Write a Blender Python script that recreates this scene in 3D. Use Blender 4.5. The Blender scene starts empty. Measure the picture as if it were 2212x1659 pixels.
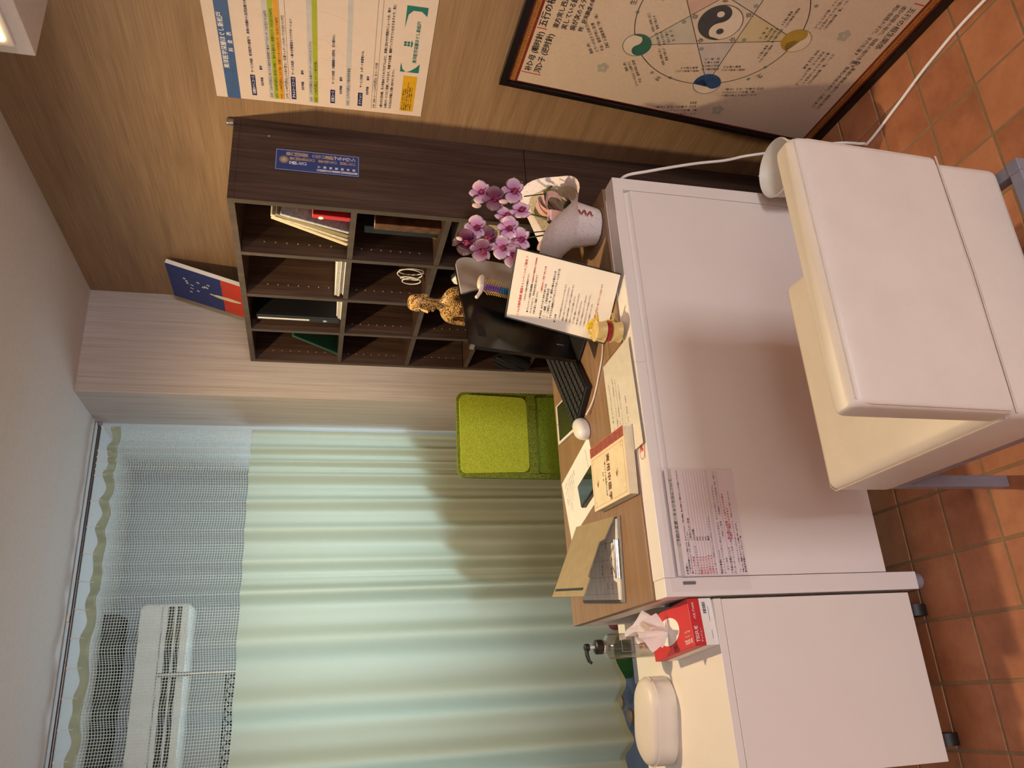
import bpy, bmesh, math, random
from math import sin, cos, pi, radians as R, sqrt, atan2, exp
from mathutils import Vector, Matrix, noise as mnoise
random.seed(7)
scene = bpy.context.scene
COL = scene.collection

# ---------------------------------------------------------------- camera
def camera():
    yaw, pitch, roll = 0.396326, 0.246423, -0.036945
    fw = Vector((sin(yaw)*cos(pitch), cos(yaw)*cos(pitch), -sin(pitch)))
    r = Vector((cos(yaw), -sin(yaw), 0)); d = fw.cross(r)
    r2 = cos(roll)*r + sin(roll)*d; d2 = -sin(roll)*r + cos(roll)*d
    cd = bpy.data.cameras.new('camera'); cd.sensor_fit = 'HORIZONTAL'; cd.sensor_width = 36
    cd.lens = 1687.9/2212*36; cd.clip_start = .02; cd.clip_end = 60
    co = bpy.data.objects.new('camera', cd); COL.objects.link(co)
    m = Matrix((d2, r2, -fw)).transposed().to_4x4(); m.translation = Vector((-1.7098, -3.2279, 1.5349))
    co.matrix_world = m; scene.camera = co
camera()

# ---------------------------------------------------------------- world, exposure, large lights
scene.view_settings.view_transform = 'Standard'; scene.view_settings.look = 'None'
scene.view_settings.gamma = 1; scene.view_settings.use_curve_mapping = False
scene.view_settings.exposure = 0.12
cy = scene.cycles
cy.max_bounces = 6; cy.diffuse_bounces = 4; cy.glossy_bounces = 3; cy.transmission_bounces = 4; cy.transparent_max_bounces = 12
cy.use_adaptive_sampling = True; cy.adaptive_threshold = .05; cy.adaptive_min_samples = 12; cy.caustics_reflective = False; cy.caustics_refractive = False; cy.sample_clamp_indirect = 6
w = bpy.data.worlds.new('sky'); scene.world = w; w.use_nodes = True
w.node_tree.nodes['Background'].inputs[0].default_value = (.62, .78, 1.0, 1)
w.node_tree.nodes['Background'].inputs[1].default_value = 1.0

def area(name, loc, rot, sx, sy, power, color, spread=None):
    l = bpy.data.lights.new(name, 'AREA'); l.shape = 'RECTANGLE'; l.size = sx; l.size_y = sy
    l.energy = power; l.color = color
    if spread: l.spread = spread
    o = bpy.data.objects.new(name, l); COL.objects.link(o); o.location = loc; o.rotation_euler = rot
    return o
H = 2.469           # ceiling height
# daylight through the booth window behind the curtain
area('booth_window_daylight', (-1.22, 1.34, 1.36), (R(-90), 0, 0), 1.5, .8, 15, (.72, .93, 1.0))
# daylight through the shop door behind the photographer
area('shop_door_daylight', (-1.15, -7.26, 1.5), (R(90), 0, 0), .9, 1.0, 88, (1.0, .95, .95))
# neutral fill light added under the ceiling behind the photographer
area('ceiling_fill_light', (-2.0, -5.2, H-.06), (0, 0, 0), 1.2, .6, 22, (1.0, .93, .93))

# ---------------------------------------------------------------- helpers
def S(r, g, b):
    f = lambda c: ((c/255+.055)/1.055)**2.4 if c/255 > .04045 else c/255/12.92
    return (f(r), f(g), f(b), 1)

class B:
    def __init__(s): s.bm = bmesh.new()
    def box(s, x0, x1, y0, y1, z0, z1, bev=0, seg=2, M=None):
        t = bmesh.new(); bmesh.ops.create_cube(t, size=1)
        for v in t.verts:
            v.co = Vector(((x0+x1)/2+v.co.x*(x1-x0), (y0+y1)/2+v.co.y*(y1-y0), (z0+z1)/2+v.co.z*(z1-z0)))
        if bev: bmesh.ops.bevel(t, geom=list(t.edges), offset=bev, segments=seg, affect='EDGES', profile=.5)
        return s.merge(t, M)
    def merge(s, t, M=None):
        if M is not None: t.transform(M)
        me = bpy.data.meshes.new('t'); t.to_mesh(me); t.free(); s.bm.from_mesh(me); bpy.data.meshes.remove(me)
        return s
    def tube(s, pts, r, n=8, cap=True):
        pts = [Vector(p) for p in pts]; rs = r if isinstance(r, (list, tuple)) else [r]*len(pts)
        rings = []; nrm = None
        for i, p in enumerate(pts):
            a = pts[max(i-1, 0)]; b = pts[min(i+1, len(pts)-1)]; t = (b-a).normalized()
            if nrm is None: nrm = t.orthogonal().normalized()
            nrm = (nrm - t*nrm.dot(t))
            nrm = nrm.normalized() if nrm.length > 1e-6 else t.orthogonal().normalized()
            bn = t.cross(nrm)
            rings.append([s.bm.verts.new(p+(nrm*cos(2*pi*k/n)+bn*sin(2*pi*k/n))*rs[i]) for k in range(n)])
        for i in range(len(rings)-1):
            for k in range(n):
                s.bm.faces.new((rings[i][k], rings[i][(k+1) % n], rings[i+1][(k+1) % n], rings[i+1][k]))
        if cap:
            s.bm.faces.new(rings[0][::-1]); s.bm.faces.new(rings[-1])
        return s
    def lathe(s, prof, n=32, c=(0, 0, 0), fr=None, fz=None, capb=True, capt=True):
        rings = []
        for (r, z) in prof:
            rings.append([s.bm.verts.new(Vector(c)+Vector(((r if not fr else fr(r, z, 2*pi*k/n))*cos(2*pi*k/n),
                          (r if not fr else fr(r, z, 2*pi*k/n))*sin(2*pi*k/n), z if not fz else fz(r, z, 2*pi*k/n)))) for k in range(n)])
        for i in range(len(rings)-1):
            for k in range(n): s.bm.faces.new((rings[i][k], rings[i][(k+1) % n], rings[i+1][(k+1) % n], rings[i+1][k]))
        if capb and prof[0][0] > 1e-6: s.bm.faces.new(rings[0][::-1])
        if capt and prof[-1][0] > 1e-6: s.bm.faces.new(rings[-1])
        return s
    def prism(s, poly, z0, z1, M=None):
        t = bmesh.new()
        a = [t.verts.new((x, y, z0)) for x, y in poly]; b = [t.verts.new((x, y, z1)) for x, y in poly]; n = len(poly)
        t.faces.new(a[::-1]); t.faces.new(b)
        for k in range(n): t.faces.new((a[k], a[(k+1) % n], b[(k+1) % n], b[k]))
        bmesh.ops.recalc_face_normals(t, faces=list(t.faces))
        return s.merge(t, M)
    def poly(s, pts):
        s.bm.faces.new([s.bm.verts.new(p) for p in pts]); return s
    def grid(s, f, nu, nv, closed=False):
        V = [[s.bm.verts.new(f(i/(nu-1), j/(nv-1))) for j in range(nv)] for i in range(nu)]
        for i in range(nu-1):
            for j in range(nv-1): s.bm.faces.new((V[i][j], V[i+1][j], V[i+1][j+1], V[i][j+1]))
        return s
    def ball(s, c, rx, ry=None, rz=None, n=12, M=None):
        t = bmesh.new(); bmesh.ops.create_uvsphere(t, u_segments=n*2, v_segments=n, radius=1)
        for v in t.verts: v.co = Vector((v.co.x*rx, v.co.y*(ry or rx), v.co.z*(rz or rx)))
        if M is not None: t.transform(M)
        t.transform(Matrix.Translation(Vector(c)))
        return s.merge(t)

WM = {}
def tag(o, label=None, cat=None, group=None, kind=None):
    for k, v in (('label', label), ('category', cat), ('group', group), ('kind', kind)):
        if v: o[k] = v
    return o
def thing(name, label, cat, loc=(0, 0, 0), rotz=0, group=None):
    o = bpy.data.objects.new(name, None); COL.objects.link(o); o.empty_display_size = .05
    o.location = loc; o.rotation_euler = (0, 0, rotz)
    WM[o] = Matrix.Translation(Vector(loc)) @ Matrix.Rotation(rotz, 4, 'Z')
    return tag(o, label, cat, group)
def meshobj(name, me, parent=None):
    o = bpy.data.objects.new(name, me); COL.objects.link(o)
    if parent is not None: o.parent = parent
    WM[o] = WM.get(parent, Matrix()) if parent is not None else Matrix()
    return o
def obj(name, b, mat, parent=None, smooth=False, world=False, origin=None, angle=40):
    """one mesh object; world=True: the shape is given in world coordinates"""
    bm = b.bm
    if world and parent is not None: bm.transform(WM[parent].inverted())
    if origin is not None: bm.transform(Matrix.Translation(-Vector(origin)))
    bmesh.ops.recalc_face_normals(bm, faces=list(bm.faces)) if not getattr(b, 'keep', False) else None
    me = bpy.data.meshes.new(name); bm.to_mesh(me); bm.free()
    if smooth:
        me.polygons.foreach_set('use_smooth', [True]*len(me.polygons)); me.set_sharp_from_angle(angle=R(angle))
    me.materials.append(mat)
    o = meshobj(name, me, parent)
    if origin is not None:
        o.location = origin; WM[o] = WM[o] @ Matrix.Translation(Vector(origin))
    return o
def struct(name, b, mat, smooth=False): return tag(obj(name, b, mat, smooth=smooth), kind='structure')

# ---------------------------------------------------------------- materials
MATS = {}
def nodes(name):
    m = bpy.data.materials.new(name); m.use_nodes = True
    nt = m.node_tree; return m, nt, nt.nodes, nt.links, nt.nodes['Principled BSDF']
def mat(name, col, rough=.5, metal=0, var=.06, vscale=30, bump=0, bscale=200, spec=.5, coat=0, alpha=None, trans=0, emit=None, sheen=0):
    """procedural surface: base colour with a slight noise variation and optional fine relief"""
    if name in MATS: return MATS[name]
    m, nt, N, L, p = nodes(name)
    tc = N.new('ShaderNodeTexCoord'); nz = N.new('ShaderNodeTexNoise'); nz.inputs['Scale'].default_value = vscale; nz.inputs['Detail'].default_value = 3
    L.new(tc.outputs['Object'], nz.inputs['Vector'])
    rp = N.new('ShaderNodeValToRGB'); c = col
    rp.color_ramp.elements[0].position = .3; rp.color_ramp.elements[1].position = .7
    rp.color_ramp.elements[0].color = (c[0]*(1-var), c[1]*(1-var), c[2]*(1-var), 1)
    rp.color_ramp.elements[1].color = (min(1, c[0]*(1+var)), min(1, c[1]*(1+var)), min(1, c[2]*(1+var)), 1)
    L.new(nz.outputs['Fac'], rp.inputs['Fac']); L.new(rp.outputs['Color'], p.inputs['Base Color'])
    p.inputs['Roughness'].default_value = rough; p.inputs['Metallic'].default_value = metal
    p.inputs['Specular IOR Level'].default_value = spec; p.inputs['Coat Weight'].default_value = coat
    p.inputs['Transmission Weight'].default_value = trans
    if sheen: p.inputs['Sheen Weight'].default_value = sheen
    if alpha is not None: p.inputs['Alpha'].default_value = alpha
    if emit: p.inputs['Emission Color'].default_value = emit[0]; p.inputs['Emission Strength'].default_value = emit[1]
    if bump:
        n2 = N.new('ShaderNodeTexNoise'); n2.inputs['Scale'].default_value = bscale; n2.inputs['Detail'].default_value = 4
        L.new(tc.outputs['Object'], n2.inputs['Vector'])
        bp = N.new('ShaderNodeBump'); bp.inputs['Strength'].default_value = bump; bp.inputs['Distance'].default_value = .002
        L.new(n2.outputs['Fac'], bp.inputs['Height']); L.new(bp.outputs['Normal'], p.inputs['Normal'])
    MATS[name] = m; return m
def wood(name, cols, scl, rough=.5, bump=.15, pos=(.25, .5, .75), detail=5, fine=None, spec=.3):
    """grain: noise stretched by the scale vector scl"""
    m, nt, N, L, p = nodes(name)
    tc = N.new('ShaderNodeTexCoord'); mp = N.new('ShaderNodeMapping'); mp.inputs['Scale'].default_value = scl
    nz = N.new('ShaderNodeTexNoise'); nz.inputs['Scale'].default_value = 1; nz.inputs['Detail'].default_value = detail; nz.inputs['Roughness'].default_value = .62
    nz.inputs['Distortion'].default_value = .25
    L.new(tc.outputs['Object'], mp.inputs['Vector']); L.new(mp.outputs['Vector'], nz.inputs['Vector'])
    rp = N.new('ShaderNodeValToRGB'); els = rp.color_ramp.elements
    while len(els) < len(cols): els.new(.5)
    for e, c, q in zip(els, cols, pos): e.color = c; e.position = q
    src = nz.outputs['Fac']
    if fine:
        m2 = N.new('ShaderNodeMapping'); m2.inputs['Scale'].default_value = fine
        n2 = N.new('ShaderNodeTexNoise'); n2.inputs['Scale'].default_value = 1; n2.inputs['Detail'].default_value = 2
        L.new(tc.outputs['Object'], m2.inputs['Vector']); L.new(m2.outputs['Vector'], n2.inputs['Vector'])
        mx = N.new('ShaderNodeMath'); mx.operation = 'MULTIPLY_ADD'; mx.inputs[1].default_value = .55
        ad = N.new('ShaderNodeMath'); ad.operation = 'MULTIPLY'; ad.inputs[1].default_value = .45
        L.new(n2.outputs['Fac'], ad.inputs[0]); L.new(nz.outputs['Fac'], mx.inputs[0]); L.new(ad.outputs[0], mx.inputs[2]); src = mx.outputs[0]
    L.new(src, rp.inputs['Fac']); L.new(rp.outputs['Color'], p.inputs['Base Color'])
    p.inputs['Roughness'].default_value = rough; p.inputs['Specular IOR Level'].default_value = spec
    bp = N.new('ShaderNodeBump'); bp.inputs['Strength'].default_value = bump; bp.inputs['Distance'].default_value = .001
    L.new(src, bp.inputs['Height']); L.new(bp.outputs['Normal'], p.inputs['Normal'])
    MATS[name] = m; return m
def glass(name, col, ior=1.45, rough=.02):
    if name in MATS: return MATS[name]
    m, nt, N, L, p = nodes(name)
    p.inputs['Base Color'].default_value = col; p.inputs['Transmission Weight'].default_value = 1; p.inputs['Roughness'].default_value = rough; p.inputs['IOR'].default_value = ior
    MATS[name] = m; return m
def film(name, col=(1, 1, 1, 1), fac=.12, rough=.15, edge=.5, power=4):
    """thin clear plastic: mostly transparent, a little gloss"""
    if name in MATS: return MATS[name]
    m, nt, N, L, p = nodes(name); out = N['Material Output']
    t = N.new('ShaderNodeBsdfTransparent'); t.inputs['Color'].default_value = col
    g = N.new('ShaderNodeBsdfGlossy'); g.inputs['Roughness'].default_value = rough
    fr = N.new('ShaderNodeLayerWeight'); fr.inputs['Blend'].default_value = .5
    pw_ = N.new('ShaderNodeMath'); pw_.operation = 'POWER'; pw_.inputs[1].default_value = power
    ad = N.new('ShaderNodeMath'); ad.operation = 'MULTIPLY_ADD'; ad.inputs[1].default_value = edge; ad.inputs[2].default_value = fac*.1
    L.new(fr.outputs['Facing'], pw_.inputs[0]); L.new(pw_.outputs[0], ad.inputs[0])
    mx = N.new('ShaderNodeMixShader'); L.new(ad.outputs[0], mx.inputs[0]); L.new(t.outputs[0], mx.inputs[1]); L.new(g.outputs[0], mx.inputs[2])
    L.new(mx.outputs[0], out.inputs['Surface']); MATS[name] = m; return m
def cloth(name, col, tcol, fac=.5, var=.05):
    m, nt, N, L, p = nodes(name); out = N['Material Output']
    d = N.new('ShaderNodeBsdfDiffuse'); t = N.new('ShaderNodeBsdfTranslucent')
    tc = N.new('ShaderNodeTexCoord'); wv = N.new('ShaderNodeTexNoise'); wv.inputs['Scale'].default_value = 250
    L.new(tc.outputs['Object'], wv.inputs['Vector'])
    for sh, c in ((d, col), (t, tcol)):
        rp = N.new('ShaderNodeValToRGB'); rp.color_ramp.elements[0].color = tuple(x*(1-var) for x in c[:3])+(1,); rp.color_ramp.elements[1].color = c
        L.new(wv.outputs['Fac'], rp.inputs['Fac']); L.new(rp.outputs['Color'], sh.inputs['Color'])
    mx = N.new('ShaderNodeMixShader'); mx.inputs[0].default_value = fac
    L.new(d.outputs[0], mx.inputs[1]); L.new(t.outputs[0], mx.inputs[2]); L.new(mx.outputs[0], out.inputs['Surface'])
    MATS[name] = m; return m

white_panel = mat('white_laminate', S(236, 230, 227), .38, var=.01, vscale=8)
white_cab = mat('white_cabinet_laminate', S(238, 231, 224), .4, var=.01, vscale=8)
white_leather = mat('white_leatherette', S(222, 213, 203), .42, var=.03, vscale=14, bump=.12, bscale=420)
grey_metal = mat('grey_painted_metal', S(150, 150, 165), .4, .3)
chrome = mat('chrome', S(225, 225, 225), .12, 1, var=.02)
steel = mat('brushed_steel', S(180, 180, 180), .3, 1)
black_plastic = mat('black_plastic', S(22, 22, 24), .42, var=.1)
black_gloss = mat('black_gloss', S(9, 9, 11), .22, var=.05)
white_plastic = mat('white_plastic', S(240, 238, 235), .35, var=.02)
paper = mat('white_paper', S(244, 240, 236), .7, var=.015)
ink = mat('black_ink', S(38, 34, 36), .7)
grey_ink = mat('grey_ink', S(110, 104, 106), .7)
red_ink = mat('red_ink', S(200, 60, 60), .7)
plaster = mat('white_plaster', S(222, 218, 218), .85, var=.03, vscale=60, bump=.25, bscale=260)
wall_wood = wood('oak_grain_panel', [S(128, 102, 77), S(153, 125, 96), S(171, 143, 113)], (60, 1.6, 26), .5, .12, (.28, .5, .72), fine=(200, 5, 210))
wall_pale = wood('pale_striped_panel', [S(164, 153, 146), S(188, 178, 171), S(204, 195, 188)], (60, 60, 1.3), .6, .12, (.3, .5, .7), fine=(240, 240, 3))
dark_wood = wood('dark_walnut', [S(42, 30, 25), S(70, 52, 44), S(95, 73, 62)], (26, 26, 1.1), .42, .12, (.3, .52, .75), fine=(120, 120, 4))
edge_wood = wood('walnut_edge_band', [S(64, 55, 50), S(78, 68, 62), S(92, 80, 73)], (30, 30, 2), .5, .05)
desk_wood = wood('oak_desktop', [S(124, 95, 70), S(146, 115, 87), S(163, 132, 103)], (1.8, 55, 55), .42, .08, (.28, .5, .74), fine=(5, 220, 220))

# ---------------------------------------------------------------- room shell
X0, Y0, YW, YB = -3.3, -7.4, .37, 1.25      # far left wall, wall behind the camera, curtain line, booth wall
PW, = (.462,)                                  # pillar width
struct('wall_right', B().box(0, .1, Y0, 0, 0, H), wall_wood)
struct('wall_back', B().box(-PW, .1, 0, .38, 0, H), wall_pale)
struct('wall_booth_side', B().box(-PW+.02, -PW+.12, .38, YB+.1, 0, H), plaster)
struct('ceiling', B().box(X0-.1, .1, Y0-.1, YB+.2, H, H+.1), plaster)
struct('wall_left', B().box(X0-.1, X0, Y0, YB+.2, 0, H), plaster)
# wall behind the photographer with a glazed shop door opening
b = B(); dx0, dx1, dz1 = -1.70, -.60, 2.08
b.box(X0, dx0, Y0-.1, Y0, 0, H); b.box(dx1, .1, Y0-.1, Y0, 0, H); b.box(dx0, dx1, Y0-.1, Y0, dz1, H)
struct('wall_front', b, plaster)
d = tag(bpy.data.objects.new('door_1', None), 'glazed shop door in the wall behind the photographer', None, None, 'structure'); COL.objects.link(d); WM[d] = Matrix()
b = B(); b.box(dx0, dx0+.07, Y0-.08, Y0-.03, 0, dz1); b.box(dx1-.07, dx1, Y0-.08, Y0-.03, 0, dz1); b.box(dx0+.07, dx1-.07, Y0-.08, Y0-.03, 0, .12); b.box(dx0+.07, dx1-.07, Y0-.08, Y0-.03, dz1-.08, dz1)
obj('door_frame', b, grey_metal, d); obj('pane', B().box(dx0+.07, dx1-.07, Y0-.06, Y0-.05, .12, dz1-.08), film('door_glass', (.95, .97, .96, 1)), d)
# booth back wall with its window
wx0, wx1, wz0, wz1 = -2.0, -.56, .94, 1.78
b = B(); b.box(X0, wx0, YB, YB+.1, 0, H); b.box(wx1, -PW+.12, YB, YB+.1, 0, H); b.box(wx0, wx1, YB, YB+.1, 0, wz0); b.box(wx0, wx1, YB, YB+.1, wz1, H)
booth_paint = mat('pale_grey_blue_wall', S(176, 184, 194), .8, var=.03)
struct('wall_booth_back', b, booth_paint)
wn = tag(bpy.data.objects.new('window_1', None), 'booth window behind the green curtain', None, None, 'structure'); COL.objects.link(wn); WM[wn] = Matrix()
b = B()
for x in (wx0, (wx0+wx1)/2-.02, wx1-.04): b.box(x, x+.04, YB+.02, YB+.06, wz0, wz1)
b.box(wx0, wx1, YB+.02, YB+.06, wz0, wz0+.04); b.box(wx0, wx1, YB+.02, YB+.06, wz1-.04, wz1)
obj('window_frame', b, grey_metal, wn); obj('pane', B().box(wx0+.04, wx1-.04, YB+.035, YB+.04, wz0+.04, wz1-.04), film('window_glass', (.97, .99, 1, 1)), wn)
# soffit at the top of the right wall, with its square warm lamp
so = tag(obj('trim_1', B().box(-.2, 0, -3.4, -1.561, 2.218, H, .002), plaster), kind='structure')
lamp_glow = mat('warm_lamp_glow', S(255, 226, 140), .5, emit=((1, .78, .38, 1), 9))
lt = thing('square_lamp', 'small square warm lamp set in the side of the soffit', 'lamp', (-.2, -1.671, 2.322))
obj('lamp_frame', B().box(-.008, 0, -.08, .08, -.07, .075, .002), white_panel, lt)
obj('diffuser', B().box(-.012, -.007, -.062, .062, -.052, .057), lamp_glow, lt)

# ---------------------------------------------------------------- floor of terracotta tiles
grout = mat('brown_grout', S(132, 108, 78), .9, var=.1, bump=.3)
def tile_material():
    m, nt, N, L, p = nodes('terracotta_tile')
    g = N.new('ShaderNodeNewGeometry'); mp = N.new('ShaderNodeVectorMath'); mp.operation = 'SUBTRACT'; mp.inputs[1].default_value = (-1.4367, -1.4660, 0)
    sc = N.new('ShaderNodeVectorMath'); sc.operation = 'SCALE'; sc.inputs['Scale'].default_value = 1/.15
    fl = N.new('ShaderNodeVectorMath'); fl.operation = 'FLOOR'; wn_ = N.new('ShaderNodeTexWhiteNoise'); wn_.noise_dimensions = '2D'
    L.new(g.outputs['Position'], mp.inputs[0]); L.new(mp.outputs[0], sc.inputs[0]); L.new(sc.outputs[0], fl.inputs[0]); L.new(fl.outputs[0], wn_.inputs['Vector'])
    nz = N.new('ShaderNodeTexNoise'); nz.inputs['Scale'].default_value = 9; nz.inputs['Detail'].default_value = 6; nz.inputs['Roughness'].default_value = .65
    L.new(g.outputs['Position'], nz.inputs['Vector'])
    ad = N.new('ShaderNodeMath'); ad.operation = 'MULTIPLY_ADD'; ad.inputs[1].default_value = .28
    L.new(wn_.outputs['Value'], ad.inputs[0]); L.new(nz.outputs['Fac'], ad.inputs[2])
    rp = N.new('ShaderNodeValToRGB'); e = rp.color_ramp.elements
    e[0].position = .35; e[0].color = S(134, 84, 58); e[1].position = .95; e[1].color = S(188, 128, 90); q = e.new(.62); q.color = S(162, 104, 72)
    L.new(ad.outputs[0], rp.inputs['Fac']); L.new(rp.outputs['Color'], p.inputs['Base Color'])
    p.inputs['Roughness'].default_value = .5; p.inputs['Specular IOR Level'].default_value = .35
    bp = N.new('ShaderNodeBump'); bp.inputs['Strength'].default_value = .25; bp.inputs['Distance'].default_value = .002
    n2 = N.new('ShaderNodeTexNoise'); n2.inputs['Scale'].default_value = 40; n2.inputs['Detail'].default_value = 5
    L.new(g.outputs['Position'], n2.inputs['Vector']); L.new(n2.outputs['Fac'], bp.inputs['Height']); L.new(bp.outputs['Normal'], p.inputs['Normal'])
    return m
tile_mat = tile_material()
fl = tag(obj('floor', B().box(X0, 0, Y0, .30, -.1, -.0016), grout), kind='structure')
booth_floor = mat('grey_vinyl_plank', S(120, 118, 132), .5, var=.12, vscale=10)
tag(obj('floor_booth', B().box(X0, -PW+.02, .30, YB, -.1, 0), booth_floor), kind='structure')
def tile_mesh():
    t = B().box(-.0722, .0722, -.0722, .0722, -.006, 0, .0022, 1); me = bpy.data.meshes.new('tile'); t.bm.to_mesh(me); t.bm.free(); me.materials.append(tile_mat); return me
tm = tile_mesh(); rest = B(); ncnt = 0
for i in range(-13, 11):
    for j in range(-41, 12):
        cx, cy = -1.4367+(i+.5)*.15, -1.466+(j+.5)*.15
        x0, x1, y0, y1 = max(cx-.0722, X0), min(cx+.0722, 0), max(cy-.0722, Y0), min(cy+.0722, .30)
        if x1-x0 < .01 or y1-y0 < .01: continue
        full = x1-x0 > .144 and y1-y0 > .144
        near = -2.55 < cy < -1.0 and -2.15 < cx
        if near and ncnt < 290:
            ncnt += 1
            if full: o = meshobj('tile', tm, fl); o.location = (cx, cy, 0)
            else: obj('tile', B().box(x0, x1, y0, y1, -.006, 0, .002, 1), tile_mat, fl)
        else: rest.box(x0, x1, y0, y1, -.006, 0)
tag(obj('far_tiles', rest, tile_mat, fl), kind='stuff')

# ---------------------------------------------------------------- lettering (flat print laid on its sheet)
TQ = []
def text(name, parent, mat_, M, items, bold=0.0, world=False, maxx=None, each=False):
    """items: (string, x, y, size, align, rotation in degrees) on the plane M (x right, y up, z out)"""
    if world: M = WM[parent].inverted() @ M
    for part_ in ([[i] for i in items] if each else [items]): TQ.append((name, parent, mat_, M, part_, bold, maxx))
def flush_text():
    jobs = []
    for q in TQ:
        for it in q[4]:
            c = bpy.data.curves.new('lettering', 'FONT'); c.body = it[0]; c.size = it[3]; c.resolution_u = 1 if it[3] < .02 else 2
            c.align_x = it[4] if len(it) > 4 else 'LEFT'; c.offset = 0
            o = bpy.data.objects.new('lettering', c); COL.objects.link(o); jobs.append((q, it, o, c))
    bpy.context.view_layer.update()
    dg = bpy.context.evaluated_depsgraph_get(); out = {}
    for q, it, o, c in jobs:
        me = bpy.data.meshes.new_from_object(o.evaluated_get(dg))
        rot = it[5] if len(it) > 5 else 0
        if q[6] is not None and not rot and len(me.vertices):
            wd_ = max(v.co.x for v in me.vertices)
            if it[1]+wd_ > q[6]: me.transform(Matrix.Scale((q[6]-it[1])/wd_, 4, (1, 0, 0)))
        me.transform(q[3] @ Matrix.Translation((it[1], it[2], .0006)) @ Matrix.Rotation(R(rot), 4, 'Z'))
        bm = out.setdefault(id(q), bmesh.new()); bm.from_mesh(me)
        if q[5] >= .012:      # heavier print: the same strokes laid a hair to each side
            for sh_ in (-1, 1):
                m3 = me.copy(); m3.transform(Matrix.Translation((q[3].to_3x3() @ (Matrix.Rotation(R(rot), 3, 'Z') @ Vector((sh_*it[3]*.022, sh_*it[3]*.010, sh_*.00002)))))); bm.from_mesh(m3); bpy.data.meshes.remove(m3)
        bpy.data.meshes.remove(me)
    for q, it, o, c in jobs: bpy.data.objects.remove(o); bpy.data.curves.remove(c)
    for q in TQ:
        bm = out[id(q)]; me = bpy.data.meshes.new(q[0]); bm.to_mesh(me); bm.free(); me.materials.clear(); me.materials.append(q[2])
        me.polygons.foreach_set('material_index', [0]*len(me.polygons)); meshobj(q[0], me, q[1])
def plane(o, x, y):
    """plane matrix from an origin and its right and up directions"""
    x = Vector(x).normalized(); y = Vector(y); y = (y-x*y.dot(x)).normalized(); z = x.cross(y)
    m = Matrix((x, y, z)).transposed().to_4x4(); m.translation = Vector(o); return m
def flat(b, M, pts, z0=0, z1=.0004): return b.prism(pts, z0, z1, M)
def rect(x0, x1, y0, y1): return [(x0, y0), (x1, y0), (x1, y1), (x0, y1)]
def ring(b, M, cx, cy, r, w, n=48, a0=0, a1=2*pi, z=.0005):
    ps = [(cx+(r+w/2)*cos(a0+(a1-a0)*k/n), cy+(r+w/2)*sin(a0+(a1-a0)*k/n)) for k in range(n+1)]
    qs = [(cx+(r-w/2)*cos(a0+(a1-a0)*k/n), cy+(r-w/2)*sin(a0+(a1-a0)*k/n)) for k in range(n+1)]
    for k in range(n): b.poly([M @ Vector((*p, z)) for p in (ps[k], qs[k], qs[k+1], ps[k+1])])
def disc(b, M, cx, cy, r, n=32, z=.0004, a0=0, a1=2*pi, ry=None):
    b.poly([M @ Vector((cx+r*cos(a0+(a1-a0)*k/n), cy+(ry or r)*sin(a0+(a1-a0)*k/n), z)) for k in range(n if a1-a0 > 6.28 else n+1)])
def line(b, M, p, q, w, z=.0005):
    p, q = Vector(p), Vector(q); d_ = (q-p).normalized(); n_ = Vector((-d_.y, d_.x))*w/2
    b.poly([M @ Vector((*v, z)) for v in (p+n_, p-n_, q-n_, q+n_)])

# ---------------------------------------------------------------- bookcase
DB, LB, HB = .297, 1.186, 1.806
bk = thing('bookcase', 'tall dark walnut open bookcase with four columns of shelves against the wall', 'bookcase', (-DB/2, -LB/2, 0))
T = .02
def bpart(name, x0, x1, y0, y1, z0, z1, m=dark_wood, bev=.0008): return obj(name, B().box(x0, x1, y0, y1, z0, z1, bev, 1), m, bk, world=True)
ZS = [1.447, 1.152, .885, .60, .32, .05]
bpart('top_panel', -DB, -.001, -LB, -.001, HB-T, HB)
bpart('edge_band', -DB-.0012, -DB, -LB, -.001, HB-T, HB, edge_wood, 0)
for z0, z1 in ((.8865, HB-T), (0, .8845)):
    bpart('side_panel', -DB, -.001, -LB, -LB+T, z0, z1)
    bpart('side_panel', -DB, -.001, -T-.001, -.001, z0, z1)
bpart('edge_band', -DB-.0012, -DB, -LB, -LB+T, 0, HB-T, edge_wood, 0)
bpart('edge_band', -DB-.0012, -DB, -T-.001, -.001, 0, HB-T, edge_wood, 0)
bpart('back_panel', -.008, -.001, -LB+T, -T-.001, .03, HB-T)
YD = [-LB+T]+[-LB+T+(LB-2*T)*k/4 for k in (1, 2, 3)]+[-T-.001]
for k in (1, 2, 3):
    bpart('divider', -DB+.002, -.008, YD[k]-.009, YD[k]+.009, .05, HB-T); bpart('edge_band', -DB, -DB+.002, YD[k]-.009, YD[k]+.009, .05, HB-T, edge_wood, 0)
for k in range(4):
    y0 = YD[k]+(.009 if k else 0); y1 = YD[k+1]-(.009 if k < 3 else 0)
    for z in ZS:
        bpart('shelf', -DB+.004, -.008, y0, y1, z-.018, z); bpart('edge_band', -DB+.002, -DB+.004, y0, y1, z-.018, z, edge_wood, 0)
peg = mat('shelf_pin_metal', S(190, 182, 172), .35, .2)
pin_me = None
for k in range(4):        # shelf-pin holes with metal pins on the dividers' near faces
    yk = YD[k+1]-(.0095 if k < 3 else .0005)
    for z in [1.50+.036*i for i in range(7)]+[1.20+.033*i for i in range(7)]+([.93+.033*i for i in range(5)] if k > 1 else []):
        if pin_me is None:
            o = obj('shelf_pin', B().tube([(0, 0, 0), (0, -.0015, 0)], .0022, 8), peg, bk); pin_me = o.data
        else: o = meshobj('shelf_pin', pin_me, bk)
        o.location = WM[bk].inverted() @ Vector((-DB+.045, yk, z))
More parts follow.
